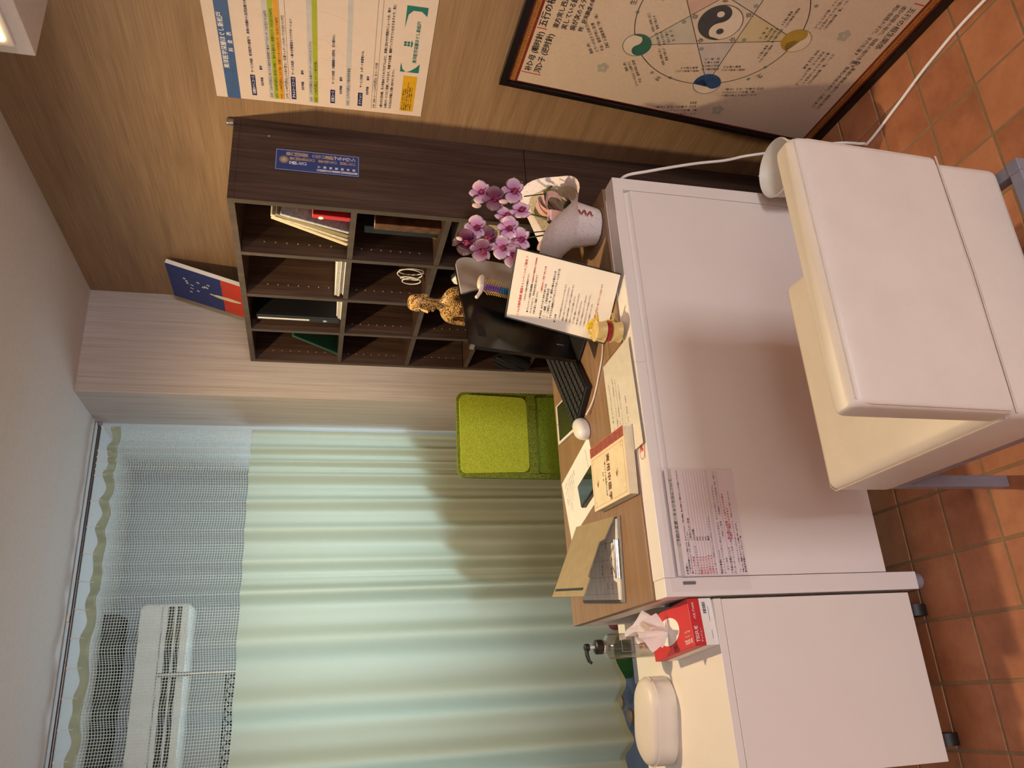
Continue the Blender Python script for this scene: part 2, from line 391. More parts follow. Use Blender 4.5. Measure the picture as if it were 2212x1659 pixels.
for z, x in ((.90, -.135), (1.70, -.06)):
    obj('screw', B().tube([(x, -LB, z), (x, -LB-.0015, z)], .004, 12), steel, bk, True, True)
obj('wall_bracket', B().box(-.022, -.002, -LB+.004, -LB+.018, HB, HB+.022, .002), steel, bk, True, True)

# blue notice sticker on the side of the bookcase
st = thing('sticker', 'blue sticker with gold and white lettering on the side of the bookcase', 'sticker', (-.142, -LB-.0012, 1.552))
blue_print = mat('blue_print', S(26, 56, 124), .35, var=.04); gold_ink = mat('gold_ink', S(198, 172, 132), .5); white_ink = mat('white_ink', S(240, 240, 245), .5)
obj('sheet', B().box(-.0395, .0395, -.0006, .0006, -.126, .126), blue_print, st)
MS = plane((0, -.0006, 0), (1, 0, 0), (0, 0, 1))
b = B()
for r_ in (rect(-.037, .037, .1225, .1235), rect(-.037, .037, -.1235, -.1225), rect(-.037, -.036, -.1235, .1235), rect(.036, .037, -.1235, .1235)): flat(b, MS, r_)
obj('border', b, mat('silver_ink', S(200, 205, 215), .4), st)
b = B()
for k in range(24):
    a = 2*pi*k/24; line(b, MS, (-.0+.004*cos(a), .1+.004*sin(a)), (-.0+(.013 if k % 2 else .015)*cos(a), .1+(.013 if k % 2 else .015)*sin(a)), .0013)
disc(b, MS, 0, .1, .005); obj('emblem', b, gold_ink, st)
def vert(s_, x, y, sz, pitch): return [(ch, x, y-pitch*i, sz, 'CENTER') for i, ch in enumerate(s_) if ch != ' ']
text('gold_lettering', st, gold_ink, MS, vert('暴力団追放 三ない運動', .023, .082, .0150, .0128)+vert('暴力団を恐れない 金を出さない 利用しない', .0065, .074, .0118, .0094), .012)
text('white_lettering', st, white_ink, MS, vert('プラスワン', .023, -.062, .0155, .0128)+vert('交際しない', -.009, .074, .0135, .0105)+vert('千葉県警察本部', -.0155, -.008, .0095, .0175)+vert('公益財団法人千葉県暴力団追放県民会議', -.0275, -.004, .0085, .0068), .012)

# ---------------------------------------------------------------- things in and on the bookcase
def slab(name, label, cat, c, sx, sy, sz, rot, m, page=None, group=None, spine=None):
    """a book: cover block with a page block showing; c = bottom centre, rot = lean about X in degrees"""
    t = thing(name, label, cat, c, 0, group); Mx = Matrix.Rotation(R(rot), 4, 'X')
    obj('cover', B().box(-sx/2, sx/2, -sy/2, sy/2, 0, sz, .0015, 1, Mx), m, t)
    if page: obj('pages', B().box(-sx/2+.003, sx/2+.0006, -sy/2+.002, sy/2-.002, .003, sz+.0006, 0, 1, Mx), page, t)
    return t
cream = mat('cream_paper', S(226, 212, 180), .7); pale = mat('pale_magazine', S(214, 206, 190), .5, var=.2, vscale=60); khaki = mat('khaki_cover', S(150, 140, 108), .6)
zb = 1.447
lean = 28
fl_ = [( -.985, .016, .27, cream, 'cream thick booklet leaning lowest of the row in the near top cell'), (-1.012, .012, .265, pale, 'pale striped magazine leaning second in the near top cell'),
       (-1.035, .018, .245, khaki, 'khaki book with dark printed spine leaning in the near top cell'), (-1.058, .010, .225, mat('blue_white_cover', S(200, 208, 220), .5, var=.25, vscale=90), 'thin white and blue magazine leaning behind the khaki book')]
for k, (y, th, hh, m_, lab) in enumerate(fl_):
    t = slab('leaning_book', lab, 'book', (-.165, y+.05, zb), .21, th, hh, lean-3*k, m_, None, 'books leaning in the near top cell')
    if k == 2: text('spine_lettering', t, ink, Matrix.Rotation(R(lean-6), 4, 'X') @ plane((-.1052, 0, .12), (0, 1, 0), (0, 0, 1)), [('中', -.007, -.02, .014), ('医', -.007, -.04, .014), ('学', -.007, -.06, .014), ('基', -.007, -.08, .014), ('礎', -.007, -.10, .014)])
slab('upright_book', 'black spined book standing upright beside the near panel, top cell', 'book', (-.175, -1.139, zb), .20, .016, .245, 2, black_plastic, cream)
rb = slab('upright_book', 'red book with white round mark standing in the near top cell', 'book', (-.185, -1.116, zb), .215, .02, .115, 3, mat('red_cover', S(190, 40, 44), .4), cream)
disc_b = B(); disc(disc_b, plane((-.1079, 0, .09), (0, -1, 0), (0, 0, 1)), 0, 0, .008); obj('round_mark', disc_b, paper, rb)
# paper stacks on the second and third column
def stack(label, x0, x1, y0, y1, z, n):
    t = thing('paper_stack', label, 'papers', ((x0+x1)/2, (y0+y1)/2, z))
    for k in range(n):
        dx, dy = random.uniform(-.008, .008), random.uniform(-.006, .006)
        obj('folder', B().box((x0-x1)/2+dx, (x1-x0)/2+dx, (y0-y1)/2+dy, (y1-y0)/2+dy, k*.0046, k*.0046+.0036, .001, 1), [paper, pale, mat('clear_folder_grey', S(200, 200, 205), .25)][k % 3], t)
stack('stack of white papers and clear folders lying on the second column shelf', -.29, -.08, -.875, -.625, zb, 7)
stack('thin stack of white papers beside the black binder', -.285, -.08, -.58, -.42, zb, 4)
bd = thing('binder', 'large black binder with a white label strip standing in the third column', 'binder', (-.155, -.385, zb))
obj('cover', B().box(-.125, .125, -.02, .02, 0, .318, .004), black_plastic, bd); obj('label_strip', B().box(-.1262, -.1252, -.006, .004, .12, .312), paper, bd)
obj('ring_hole', B().tube([(-.1252, 0, .06), (-.127, 0, .06)], .008, 16), chrome, bd)
green_cover = mat('dark_green_cover', S(26, 84, 66), .5)
slab('leaning_book', 'dark green book leaning in the far top cell', 'book', (-.17, -.052, zb), .2, .014, .245, 41, green_cover, None)
slab('leaning_book', 'white and blue booklet leaning under the green book', 'book', (-.17, -.036, zb), .19, .008, .16, 43, mat('pale_blue_cover', S(178, 190, 214), .5), None)
slab('leather_book', 'old brown leather book with gilt spine in the second row', 'book', (-.165, -1.052, 1.152), .20, .034, .215, 0, mat('brown_leather', S(92, 58, 34), .5, var=.5, vscale=40, bump=.3), cream)
slab('leather_book', 'black book with gilt edges beside the brown leather book', 'book', (-.150, -1.008, 1.152), .2, .04, .245, 0, black_plastic, mat('gilt_pages', S(120, 96, 50), .4, .4))
b = B()
for k in range(26):
    a = random.uniform(0, 6.28); rr = random.uniform(0, .008)
    b.tube([(rr*.3*cos(a), rr*.3*sin(a), .045), (rr*cos(a), rr*sin(a), .02), (rr*1.6*cos(a), rr*1.6*sin(a), .0)], .0009, 4)
tas = thing('tassel', 'yellow silk tassel hanging beside the black book', 'tassel', (-.225, -.965, 1.153)); yel = mat('yellow_silk', S(206, 164, 40), .5)
obj('threads', b, yel, tas); obj('knot', B().ball((0, 0, .048), .006), yel, tas, True)
# white cable coil
b = B(); pts = []
for k in range(121):
    a = 2*pi*k/30; r_ = .052-.006*(k/30); pts.append((-.232+.02*sin(a*.25), -.70+.55*r_*cos(a)+.003*(k/30), 1.152+.053+r_*sin(a)))
b.tube(pts, .0022, 6)
tag(obj('cable_coil', b, white_plastic, smooth=True, origin=(-.232, -.70, 1.152)), 'coiled white cable lying in the second column of the second row', 'cable')
# white gadget on the third row
gd = thing('clock', 'small white rounded device with a lilac base on the third row', 'device', (-.235, -.715, .885))
obj('body', B().lathe([(.026, .012), (.034, .02), (.036, .06), (.033, .12), (.024, .16), (.01, .172)], 24), white_plastic, gd, True); obj('base', B().lathe([(.03, 0), (.036, .003), (.036, .014), (.03, .016)], 24), mat('lilac_plastic', S(150, 140, 170), .4), gd, True)
bx = thing('storage_box', 'beige cardboard box standing in the near cell of the third row', 'box', (-.16, -1.06, .885)); obj('body', B().box(-.1, .1, -.07, .09, 0, .2, .002), mat('beige_card', S(206, 190, 160), .7), bx); obj('lid', B().box(-.102, .102, -.072, .092, .2, .215, .002), mat('beige_card_lid', S(196, 178, 148), .7), bx)
obj('label_patch', B().box(-.1025, -.1015, -.05, -.02, .12, .17), yel, bx)
# black cloth bag on a low shelf, hanging over its edge
bb = thing('cloth_bag', 'black cloth bag hanging over a low shelf edge near the wall', 'bag', (-.275, -.12, .60))
def bagf(u, v):
    a = 2*pi*u; zz = v*.17; rr = (.05*sin(pi*min(1, v*.9+.12))**.6)*(1+.12*sin(3*a+4*v))
    return Vector((-.01+rr*.65*cos(a)-.03*(1-v), rr*sin(a), .002+zz+.01*sin(2*a)*v))
obj('body', B().grid(bagf, 33, 14), mat('black_cloth', S(6, 6, 7), .95), bb, True); obj('handle', B().tube([(-.02, -.03, .16), (-.05, -.035, .10), (-.06, 0, .03), (-.05, .03, .10), (-.02, .03, .16)], .005, 6), black_plastic, bb, True)
# painted canvas leaning on top of the bookcase in the corner
cv = thing('canvas_painting', 'blue and red painted canvas leaning in the corner on top of the bookcase', 'painting', (-.128, -.19, HB))
MCm = plane((0, 0, .002), (0, -1, 0), (.29, 0, .957)); CW, CH = .135, .335
obj('canvas_edge', B().prism(rect(-CW, CW, 0, CH), -.018, -.0006, MCm), paper, cv)
b = B(); flat(b, MCm, rect(-CW, CW, .115, CH), -.0006, 0); obj('blue_field', b, mat('ultramarine_paint', S(34, 54, 120), .6, var=.08, bump=.4), cv)
b = B(); flat(b, MCm, rect(-CW, CW, 0, .115), -.0006, 0); obj('red_field', b, mat('vermilion_paint', S(204, 58, 36), .6, var=.08, bump=.4), cv)
b = B(); rnd = random.Random(3)
for k in range(13):
    cx_, cy_ = rnd.uniform(-.05, .07), rnd.uniform(.16, .27)
    for q in range(4):
        a = q*1.57+rnd.random(); disc(b, MCm, cx_+.004*cos(a), cy_+.004*sin(a), .0028, 8)
obj('blossoms', b, paper, cv)
b = B(); b.poly([MCm @ Vector((*p, .0008)) for p in ((-.028, .13), (-.018, .166), (-.010, .172), (-.012, .16), (-.004, .14), (.002, .09), (-.002, .04), (-.016, .04), (-.026, .08))]); obj('pale_figure', b, cream, cv)

# ---------------------------------------------------------------- price list poster on the right wall
pw, ph = .445, .603
pp = thing('price_poster', 'white price list poster with coloured bands on the wood panel wall', 'poster', (-.0012, -1.509, 1.245))
MP = plane((-.0004, pw/2, 0), (0, -1, .026), (0, .026, 1))
obj('sheet', B().prism(rect(0, pw, 0, ph), -.0012, 0, MP), mat('poster_paper', S(226, 210, 200), .4, var=.02), pp)
def band(name, x0, x1, y0, y1, m): b = B(); flat(b, MP, rect(x0, x1, y0, y1), 0, .0003); obj(name, b, m, pp)
pblue = mat('slate_blue_print', S(62, 96, 150), .45); navy = mat('navy_print', S(30, 40, 96), .45); pgrey = mat('grey_print', S(196, 196, 200), .5); pgreen = mat('lime_print', S(166, 178, 46), .5); pora = mat('orange_print', S(222, 160, 36), .5)
band('header_band', 0, pw, .535, .572, pblue)
for y, n in ((.4875, 8), (.375, 9), (.2625, 5), (.182, 5)): band('section_tag', .02, .02+.0088*n+.012, y, y+.0135, navy)
for y0, m_ in ((.439, pgrey), (.4245, pgreen), (.4105, pora), (.3255, pgrey), (.3115, pgreen), (.2185, pgrey)): band('row_band', .014, pw-.02, y0, y0+.0135, m_)
band('yellow_box', .018, .165, .028, .068, mat('amber_print', S(216, 168, 30), .5))
teal = mat('teal_print', S(34, 120, 112), .45)
b = B(); flat(b, MP, [(.18, .026), (.215, .026), (.2, .036), (.186, .05), (.18, .062)], 0, .0003); obj('logo_corner', b, teal, pp); b = B(); flat(b, MP, [(.18+.16, .08), (.415, .08), (.415, .024), (.385, .024), (.40, .04), (.40, .062), (.385, .074)], 0, .0003); obj('logo_corner', b, teal, pp); b = B()
b.poly([MP @ Vector((*p, .0006)) for p in ((.215, .08), (.18, .08), (.18, .064), (.19, .074))]); obj('logo_corner', b, teal, pp)
b = B()
for k in range(4): disc(b, MP, .285+.0065*cos(pi/4+pi/2*k), .069+.0065*sin(pi/4+pi/2*k), .0042, 12)
flat(b, MP, [(.272, .058), (.298, .058), (.291, .053), (.279, .053)], 0, .0003); obj('logo_flower', b, teal, pp)
b = B(); ring(b, MP, .235, .30, .028, .002, z=.0002); disc(b, MP, .235, .314, .012, z=.0002)
for k in range(5): line(b, MP, (.235+.12*cos(2*pi*k/5+.3), .30+.12*sin(2*pi*k/5+.3)), (.235+.12*cos(2*pi*(k+2)/5+.3), .30+.12*sin(2*pi*(k+2)/5+.3)), .0008, .0002)
ring(b, MP, .235, .30, .122, .001, z=.0002); obj('watermark_chart', b, mat('faint_print', S(222, 204, 190), .6), pp)
text('title_lettering', pp, white_ink, MP, [('東洋医学深層ほぐし新松戸', pw/2-.005, .5555, .0165, 'CENTER'), ('料　金　表', pw/2-.005, .5385, .0140, 'CENTER')], .012)
text('tag_lettering', pp, white_ink, MP, [('深層ほぐしコース', .026, .4905, .0092), ('手もみコースコース', .026, .378, .0092), ('足裏コース', .026, .2655, .0092), ('オプション', .026, .185, .0092)], .012, each=True)
rows = [('サービス内容：東洋医学の叡智で、身体の内側から自然治癒力を高める', .112, .490, .0088), ('合計単価', .062, .466, .0085), ('備考', .125, .466, .0085),
        ('サービス内容：一般の足骨部位のリラクゼーション', .120, .378, .0088), ('合計単価', .062, .352, .0085), ('備考', .125, .352, .0085),
        ('サービス内容：内臓機能の活性化、足の疲れに。', .100, .265, .0088), ('合計単価', .062, .243, .0085), ('備考', .115, .243, .0085),
        ('サービス内容：レポート希望者のみ。', .098, .185, .0088), ('合計単価', .070, .166, .0085), ('備考', .130, .166, .0085)]
text('heading_lettering', pp, navy, MP, rows, .02, maxx=pw-.012, each=True)
tab = [('30分', 3850, .4415, '気になる部位を短時間で集中アプローチ（1分当たり128円）'), ('60分', 4818, .427, '週1回の気軽に、疲れを溜めない習慣づくり（1分当たり80円）'), ('90分', 6980, .413, 'コスパ◎♪（足裏マッサージも付いて、1分当たり78円）'), ('120分', 9180, .398, '心も体も整え♪（足裏マッサージも付いて1分当たり77円）'),
       ('30分', 2750, .328, '皮膚がデリケートなかたにおススメ♪'), ('60分', 3980, .314, 'さらっと疲労回復♪'), ('30分', 2750, .221, '代謝改善希望者')]
text('table_lettering', pp, ink, MP, sum([[(a, .018, y, .0098), (f'{p_:,}円(税込)', .048, y, .0098), (n_, .108, y, .0088)] for a, p_, y, n_ in tab], [])+[('診断・指導レポート', .018, .144, .0076), ('2,200円(税込)', .088, .144, .0098), ('全コース対象', .150, .144, .0088)], .01, maxx=pw-.02, each=True)
text('note_lettering', pp, ink, MP, [('※夏の冷え性対策、冬の気血めぐらせプログラムなど、季節に合わせた特別メニューとか、他の', .022, .122, .0089), ('お得なサービスもご用意しております。準備でき次第、随時アップさせていただきますので、気に', .022, .1085, .0089), ('なる方はお気軽にお問い合わせください。', .022, .095, .0089)]+
     [(s_, .022, .061-.0062*i, .0046) for i, s_ in enumerate(('※当店では、《ルーム以外での健康で過ごせ', '健康》をお届けしております。その治療院は', '角の体質期にとって様々な悩みまで聞く等々の様でできる', 'ので、ご予約・ムービーと15時間は、事前用意の', '※と全員主役と、のほほんでご連絡しております'))], .012, maxx=pw-.016, each=True)
text('logo_lettering', pp, teal, MP, [('東洋医学深層ほぐし新松戸', .292, .038, .0125, 'CENTER')], .015)
for y in (.394, .141, .409, .1545): b = B(); line(b, MP, (.014, y), (pw-.02, y), .0006); obj('table_line', b, ink, pp)

# ---------------------------------------------------------------- framed five-element chart leaning against the wall
fr = thing('framed_chart', 'large black framed five-element chart leaning against the wood panel wall', 'framed chart', (-.106, -1.482, 0))
MF = plane((0, 0, .0015), (-.03486, -.99939, 0), (.08987, -.00313, .99595)); FW, FH = .76, 1.042
gloss_frame = mat('black_lacquer', S(14, 11, 10), .3)
for r_ in (rect(0, FW, 0, .02), rect(0, FW, FH-.02, FH), rect(0, .016, .02, FH-.02), rect(FW-.016, FW, .02, FH-.02)):
    obj('frame_bar', B().prism(r_, -.014, .010, MF), gloss_frame, fr)
obj('backing', B().prism(rect(.01, FW-.01, .012, FH-.012), -.012, 0, MF), mat('red_mat_board', S(122, 36, 26), .5), fr)
b = B()
for y0 in (.0265, FH-.0425): flat(b, MF, rect(.018, FW-.018, y0, y0+.016), 0, .0004)
obj('gold_band', b, mat('gold_braid', S(170, 112, 46), .5, var=.5, vscale=300), fr)
b = B()
for y0 in (.0265, FH-.0425):
    for k in range(90): disc(b, MF, .022+k*.008, y0+.008, .0026, 4, .0006)
obj('braid_pattern', b, mat('dark_gold_print', S(120, 62, 30), .5), fr)
obj('chart_sheet', B().prism(rect(.022, FW-.022, .05, FH-.05), 0, .0006, MF), mat('chart_paper', S(216, 196, 176), .55, var=.04, vscale=120), fr)
MF2 = MF @ Matrix.Translation((0, 0, .0006))
CX, CY, CR = .378, .524, .226
cols5 = {54: mat('fire_red', S(186, 84, 70), .5), 126: mat('wood_green', S(46, 104, 88), .5), 198: mat('water_blue', S(44, 74, 122), .5), 270: mat('earth_ochre', S(176, 142, 34), .5), 342: mat('metal_grey', S(150, 146, 140), .5)}
char = mat('charcoal_print', S(54, 52, 54), .5); cpaper = mat('chart_white', S(226, 210, 192), .55)
P5 = {a: (CX+CR*cos(R(a)), CY+CR*sin(R(a))) for a in cols5}
b = B(); ring(b, MF2, CX, CY, CR, .0022, 96)
ks = list(P5)
for i in range(5): line(b, MF2, P5[ks[i]], P5[ks[(i+2) % 5]], .0018)
obj('chart_lines', b, ink, fr)
tints = {54: S(206, 172, 156), 126: S(196, 188, 172), 198: S(198, 186, 180), 270: S(206, 188, 148), 342: S(204, 190, 176)}
ri = CR*cos(R(72))/cos(R(36))
for a in cols5:
    b = B(); v = [(CX+ri*cos(R(a+s_*36)), CY+ri*sin(R(a+s_*36))) for s_ in (-1, 1)]
    b.poly([MF2 @ Vector((*p, .0002)) for p in (P5[a], v[0], v[1])]); obj('star_point', b, mat(f'star_tint_{a}', tints[a], .6), fr)
def taiji(name, cx, cy, r, rot, dark, light, dots=True):
    b = B(); disc(b, MF2, cx, cy, r, 48, .0007); o = obj(name, b, light, fr)
    b = B(); n = 24; pts = []
    for k in range(n+1): a = pi*k/n; pts.append((r*cos(a), r*sin(a)))
    for k in range(1, n+1): a = pi-pi*k/n; pts.append((-r/2+r/2*cos(pi-pi*k/n), r/2*sin(pi-pi*k/n)))
    for k in range(1, n): pts.append((r/2-r/2*cos(pi*k/n), -r/2*sin(pi*k/n)))
    Mr = MF2 @ Matrix.Translation((cx, cy, .0009)) @ Matrix.Rotation(R(rot), 4, 'Z')
    f_ = b.bm.faces.new([b.bm.verts.new(Mr @ Vector((*p, 0))) for p in pts]); bmesh.ops.triangulate(b.bm, faces=[f_])
    if dots: disc(b, Mr, r/2*1.0, 0, r*.17, 20, .0002) if False else None
    obj('dark_half', b, dark, o); b = B(); ring(b, MF2, cx, cy, r, .0016, 48, z=.0011); obj('outline', b, dark, o)
    if dots:
        b = B(); disc(b, Mr, r/2, 0, r*.17, 20, .0004) ; obj('pale_dot', b, light, o)
        b = B(); disc(b, Mr, -r/2, 0, r*.17, 20, .0004); obj('dark_dot', b, dark, o)
taiji('center_taiji', CX, CY, .058, 25, char, cpaper)
for a, (x, y) in P5.items(): taiji('element_taiji', x, y, .039, a+90, cols5[a], cpaper, False)
b = B()
for a in cols5:
    for s_ in (-1, 1):
        q = R(a+36+s_*7); disc(b, MF2, CX+CR*cos(q)+(.014 if s_ < 0 else 0)*cos(q), CY+CR*sin(q)+(.014 if s_ < 0 else 0)*sin(q), .0055, 16)
    q = R(a+180); disc(b, MF2, CX+ri*1.12*cos(q+.25), CY+ri*1.12*sin(q+.25), .0065, 16)
obj('marker_dots', b, mat('grey_green_print', S(138, 146, 134), .5), fr)
T1 = [('五行の相克関係', .235, .968, .026), ('東方実し西方虚すれば', .24, .935, .0185), ('実している経の子', .242, .912, .0185), ('病が次のステージに', .245, .889, .0185), ('例：肝実肺虚の時、心補う', .247, .868, .0145), ('补▷母 (順时針)', .068, .966, .022), ('泻▷子 (逆时針)', .068, .938, .022)]
text('chart_headings', fr, ink, MF2, T1, .012)
b = B(); 
for x0, y0, y1 in ((.228, .962, .990), (.060, .932, .990)): flat(b, MF2, rect(x0, x0+.003, y0, y1), 0, .0005)
flat(b, MF2, rect(.568, .571, .052, .080), 0, .0005); obj('heading_bars', b, red_ink, fr)
outer = {126: ['陽経 (表)', 'エラーが出ると決断力に', '不安、優柔不断に影響', '【東】▷温暖東風『頭・咽』', '【春】【角】'], 198: ['エラーがあると骨が弱い', '面、髪足にツヤがない', '【北】▷寒水、冷え『お腹』', '【恐】', '【冬】'], 270: ['エラー「食、飲が鈍れば」', '食の弱にならラーが出ると', '不足タイプ、憶んだりでした', '中央【土】長夏', '【湿】【甘】'], 54: ['エラーが出ると喜びすぎ', '【南】▷暑熱『胸』', '【夏】【徴】'], 342: ['エラーが出ると悲しみに', '【西】▷燥涼『肩・背』', '【秋】【商】']}
tt = []
for a, ls in outer.items():
    for side in (-1, 1):
        for i, s_ in enumerate(ls[:4 if side > 0 else 3]):
            q = R(a); rad = CR+.058+(.016*(len(ls)-1-i)) if side > 0 else CR+.02+.013*(2-i)
            off = .012 if side > 0 else -.05
            cx_ = CX+rad*cos(q)+off*cos(q-pi/2); cy_ = CY+rad*sin(q)+off*sin(q-pi/2)
            tt.append((s_, cx_, cy_, .0105 if side > 0 else .0095, 'LEFT' if side > 0 else 'RIGHT', a-90))
    for i in range(4): tt.append((['肝胆は春に旺', '気血の流れを', '調えて養う', '目・筋・爪'][i], CX+(CR-.062-.013*i)*cos(R(a)), CY+(CR-.062-.013*i)*sin(R(a)), .0085, 'CENTER', a-90))
    for s_ in (-1, 1):
        for i in range(2): tt.append((['時間と季節に応じ', '食養で整える'][i], CX+(CR-.045-.013*i)*cos(R(a+s_*21)), CY+(CR-.045-.013*i)*sin(R(a+s_*21)), .0085, 'CENTER', a-90))
    tt.append(('生', CX+(CR+.014)*cos(R(a+36)), CY+(CR+.014)*sin(R(a+36)), .019, 'CENTER', a-54)); tt.append(('克', CX+ri*.95*cos(R(a+180)), CY+ri*.95*sin(R(a+180)), .019, 'CENTER', a-90))
tt += [('陰陽', CX+.004, CY-.018, .013), ('はっきりしない', CX-.03, CY-.034, .008), ('五行の相生関係', .558, .079, .021, 'LEFT', 180), ('虚▷自経の母穴、母経の母穴を補す。', .556, .101, .014, 'LEFT', 180), ('実▷自経の子穴、子穴を瀉す。', .556, .120, .014, 'LEFT', 180), ('例：腎虚▷腎経の金穴、肺経の金穴', .36, .092, .0125, 'LEFT', 180), ('例：腎実▷肝経の木穴、心経の火穴', .36, .110, .0125, 'LEFT', 180)]
text('chart_lettering', fr, ink, MF2, tt, .01)
b = B()
for a in cols5:      # small pale animal-like ink washes beside each element
    cx_ = CX+(CR+.112)*cos(R(a))-.05*cos(R(a-90)); cy_ = CY+(CR+.112)*sin(R(a))-.05*sin(R(a-90))
    for k in range(5): disc(b, MF2, cx_+.012*cos(k*1.3), cy_+.010*sin(k*1.3), .008, 12, .0003+.00002*k)
obj('ink_wash', b, mat('pale_wash', S(176, 172, 158), .6), fr)
obj('glazing', B().prism(rect(.016, FW-.016, .02, FH-.02), .004, .006, MF), film('frame_glazing', (.99, .99, .99, 1), .12, .03), fr)

# ---------------------------------------------------------------- reception desk
DX0, DX1, DY0, DY1, ZR, ZT = -1.510, -.330, -1.504, -.822, .7268, .733
dk = thing('reception_desk', 'white reception desk with oak top and white front panel', 'desk', ((DX0+DX1)/2, (DY0+DY1)/2, 0))
def dpart(name, x0, x1, y0, y1, z0, z1, m=white_panel, bev=.0012): return obj(name, B().box(x0, x1, y0, y1, z0, z1, bev, 2), m, dk, world=True)
dpart('desktop', DX0, DX1+.004, -1.4405, DY1, .709, ZT, desk_wood, .0015)
dpart('front_rail', -.369-.001, -.911, DY0, -1.4425, .699, ZR); dpart('front_rail', -.913, -1.465, DY0, -1.4425, .699, ZR)
dpart('leg_post', -.369, DX1, DY0, -1.4425, .03, ZR); dpart('leg_post', DX0, -1.4665, DY0, -1.4425, .03, ZR)
dpart('leg_post', -.369, DX1, -.862, DY1, .03, .708); dpart('leg_post', DX0, -1.4665, -.862, DY1, .03, .708)
dpart('front_panel', -1.465, -.370, DY0+.001, -1.486, .115, .677)
b = B(); n = 8        # concave finger groove under the right rail
b.prism([(-1.502+.010*sin(pi*k/n), .6775+.021*k/n) for k in range(n+1)]+[(-1.486, .6985), (-1.486, .6775)], -1.4655, -.371, Matrix(((0, 0, 1, 0), (1, 0, 0, 0), (0, 1, 0, 0), (0, 0, 0, 1))))
obj('finger_groove', b, white_panel, dk, True, True)
dpart('side_rail', DX0+.004, DX0+.03, -1.4425, -.862, .64, .708); dpart('side_rail', DX1-.03, DX1-.004, -1.4425, -.862, .64, .708); dpart('back_rail', DX0+.05, DX1-.05, -.85, -.83, .64, .708)
for x in (-1.488, -.3495):
    for y in (-1.475, -.842): obj('foot', B().lathe([(.017, 0), (.021, .004), (.021, .026), (.014, .031)], 20, (x, y, 0)), grey_metal, dk, True, True)

# ---------------------------------------------------------------- drawer cabinet left of the desk
cb = thing('cabinet', 'low white cabinet on black casters left of the desk', 'cabinet', (-1.71, -1.243, 0))
def cpart(name, x0, x1, y0, y1, z0, z1, m=white_cab, bev=.0012): return obj(name, B().box(x0, x1, y0, y1, z0, z1, bev, 2), m, cb, world=True)
CX0, CX1 = -1.905, -1.517
cpart('body', CX0, CX1, -1.476, -.990, .062, .584); cpart('top_panel', CX0-.001, CX1+.001, -1.497, -.988, .585, .605)
cpart('front_panel', CX0, CX1, -1.496, -1.477, .060, .5835)
rub = mat('black_rubber', S(20, 19, 19), .5)
for x in (-1.56, -1.86):
    for y in (-1.466, -1.05):
        c = obj('caster', B().tube([(x-.014, y, .029), (x+.014, y, .029)], .029, 22), rub, cb, True, True); obj('fork', B().box(x-.017, x+.017, y-.008, y+.016, .036, .060, .003), rub, c, True, True)
# rounded white pillow on the cabinet
pl = thing('head_pillow', 'oval white leatherette pillow lying on the low cabinet', 'pillow', (-1.782, -1.155, .605), R(-14))
def stadium(L, W, n=14):
    o = []
    for k in range(n+1): a = -pi/2+pi*k/n; o.append((L-W+W*cos(a), W*sin(a)))
    for k in range(n+1): a = pi/2+pi*k/n; o.append((-L+W+W*cos(a), W*sin(a)))
    return o
def loft(rings, capb=True, capt=True):
    b = B(); V = [[b.bm.verts.new(p) for p in r_] for r_ in rings]; n = len(V[0])
    for i in range(len(V)-1):
        for k in range(n): b.bm.faces.new((V[i][k], V[i][(k+1) % n], V[i+1][(k+1) % n], V[i+1][k]))
    if capb: b.bm.faces.new(V[0][::-1])
    if capt: b.bm.faces.new(V[-1])
    return b
obj('cushion', loft([[(x*s_, y*s_, z) for x, y in stadium(.110, .066)] for s_, z in ((.94, .0), (1, .005), (1.0, .045), (.985, .056), (.95, .064), (.84, .071), (.6, .075), (.3, .0765))]), white_leather, pl, True)
obj('piping', B().tube([(*p, .053) for p in [(x*1.0, y*1.0) for x, y in stadium(.110, .066)]+[stadium(.110, .066)[0]]], .0016, 6), white_leather, pl, True)

# ---------------------------------------------------------------- tissue box
tb = thing('tissue_box', 'red and white tissue box with a sheet sticking out on the cabinet', 'tissue box', (-1.577, -1.373, .605), R(5.4))
red_card = mat('red_card', S(206, 40, 44), .45, var=.03); tw, tl, th_ = .0535, .1165, .062
obj('white_carton', B().box(-tw, tw, -tl, tl, 0, th_*.52, .001), paper, tb); obj('red_carton', B().box(-tw-.0002, tw+.0002, -tl-.0002, tl+.0002, th_*.52, th_, .001), red_card, tb)
b = B(); disc(b, Matrix.Translation((0, .01, th_)), 0, 0, .032, 32, .0006, ry=.062); obj('opening', b, paper, tb)
def tis_sheet(rot, wdt, hgt, ph):
    def f(u, v):
        q = 2*u-1; r_ = v**.75; x = q*wdt*r_*(1-.12*v*v); y = (.017*sin(q*4.2+ph)+.006*sin(q*11+2*ph))*r_+.010*v*v*sin(ph)
        z = hgt*v*(1-.30*q*q)+.007*sin(q*6+ph)*v-.020*max(0, abs(q)-.55)*v*4*.5
        return Vector((x*cos(rot)-y*sin(rot)+.006*v, .012+x*sin(rot)+y*cos(rot), th_+.001+z))
    return f
tsm = mat('tissue_paper', S(250, 240, 232), .8, var=.02)
obj('tissue', B().grid(tis_sheet(R(35), .060, .100, .4), 33, 14), tsm, tb, True, angle=180); obj('tissue', B().grid(tis_sheet(R(80), .056, .082, 2.2), 33, 14), tsm, tb, True, angle=180); obj('tissue', B().grid(tis_sheet(R(-15), .046, .066, 4.0), 33, 14), tsm, tb, True, angle=180)
b = B(); flat(b, Matrix.Translation((0, 0, th_+.0002)), [(-.0525, .045), (-.0525, -.005), (-.036, -.028), (-.038, .015)], 0, .0003); obj('dark_red_pattern', b, mat('dark_red_card', S(160, 34, 40), .45), tb)
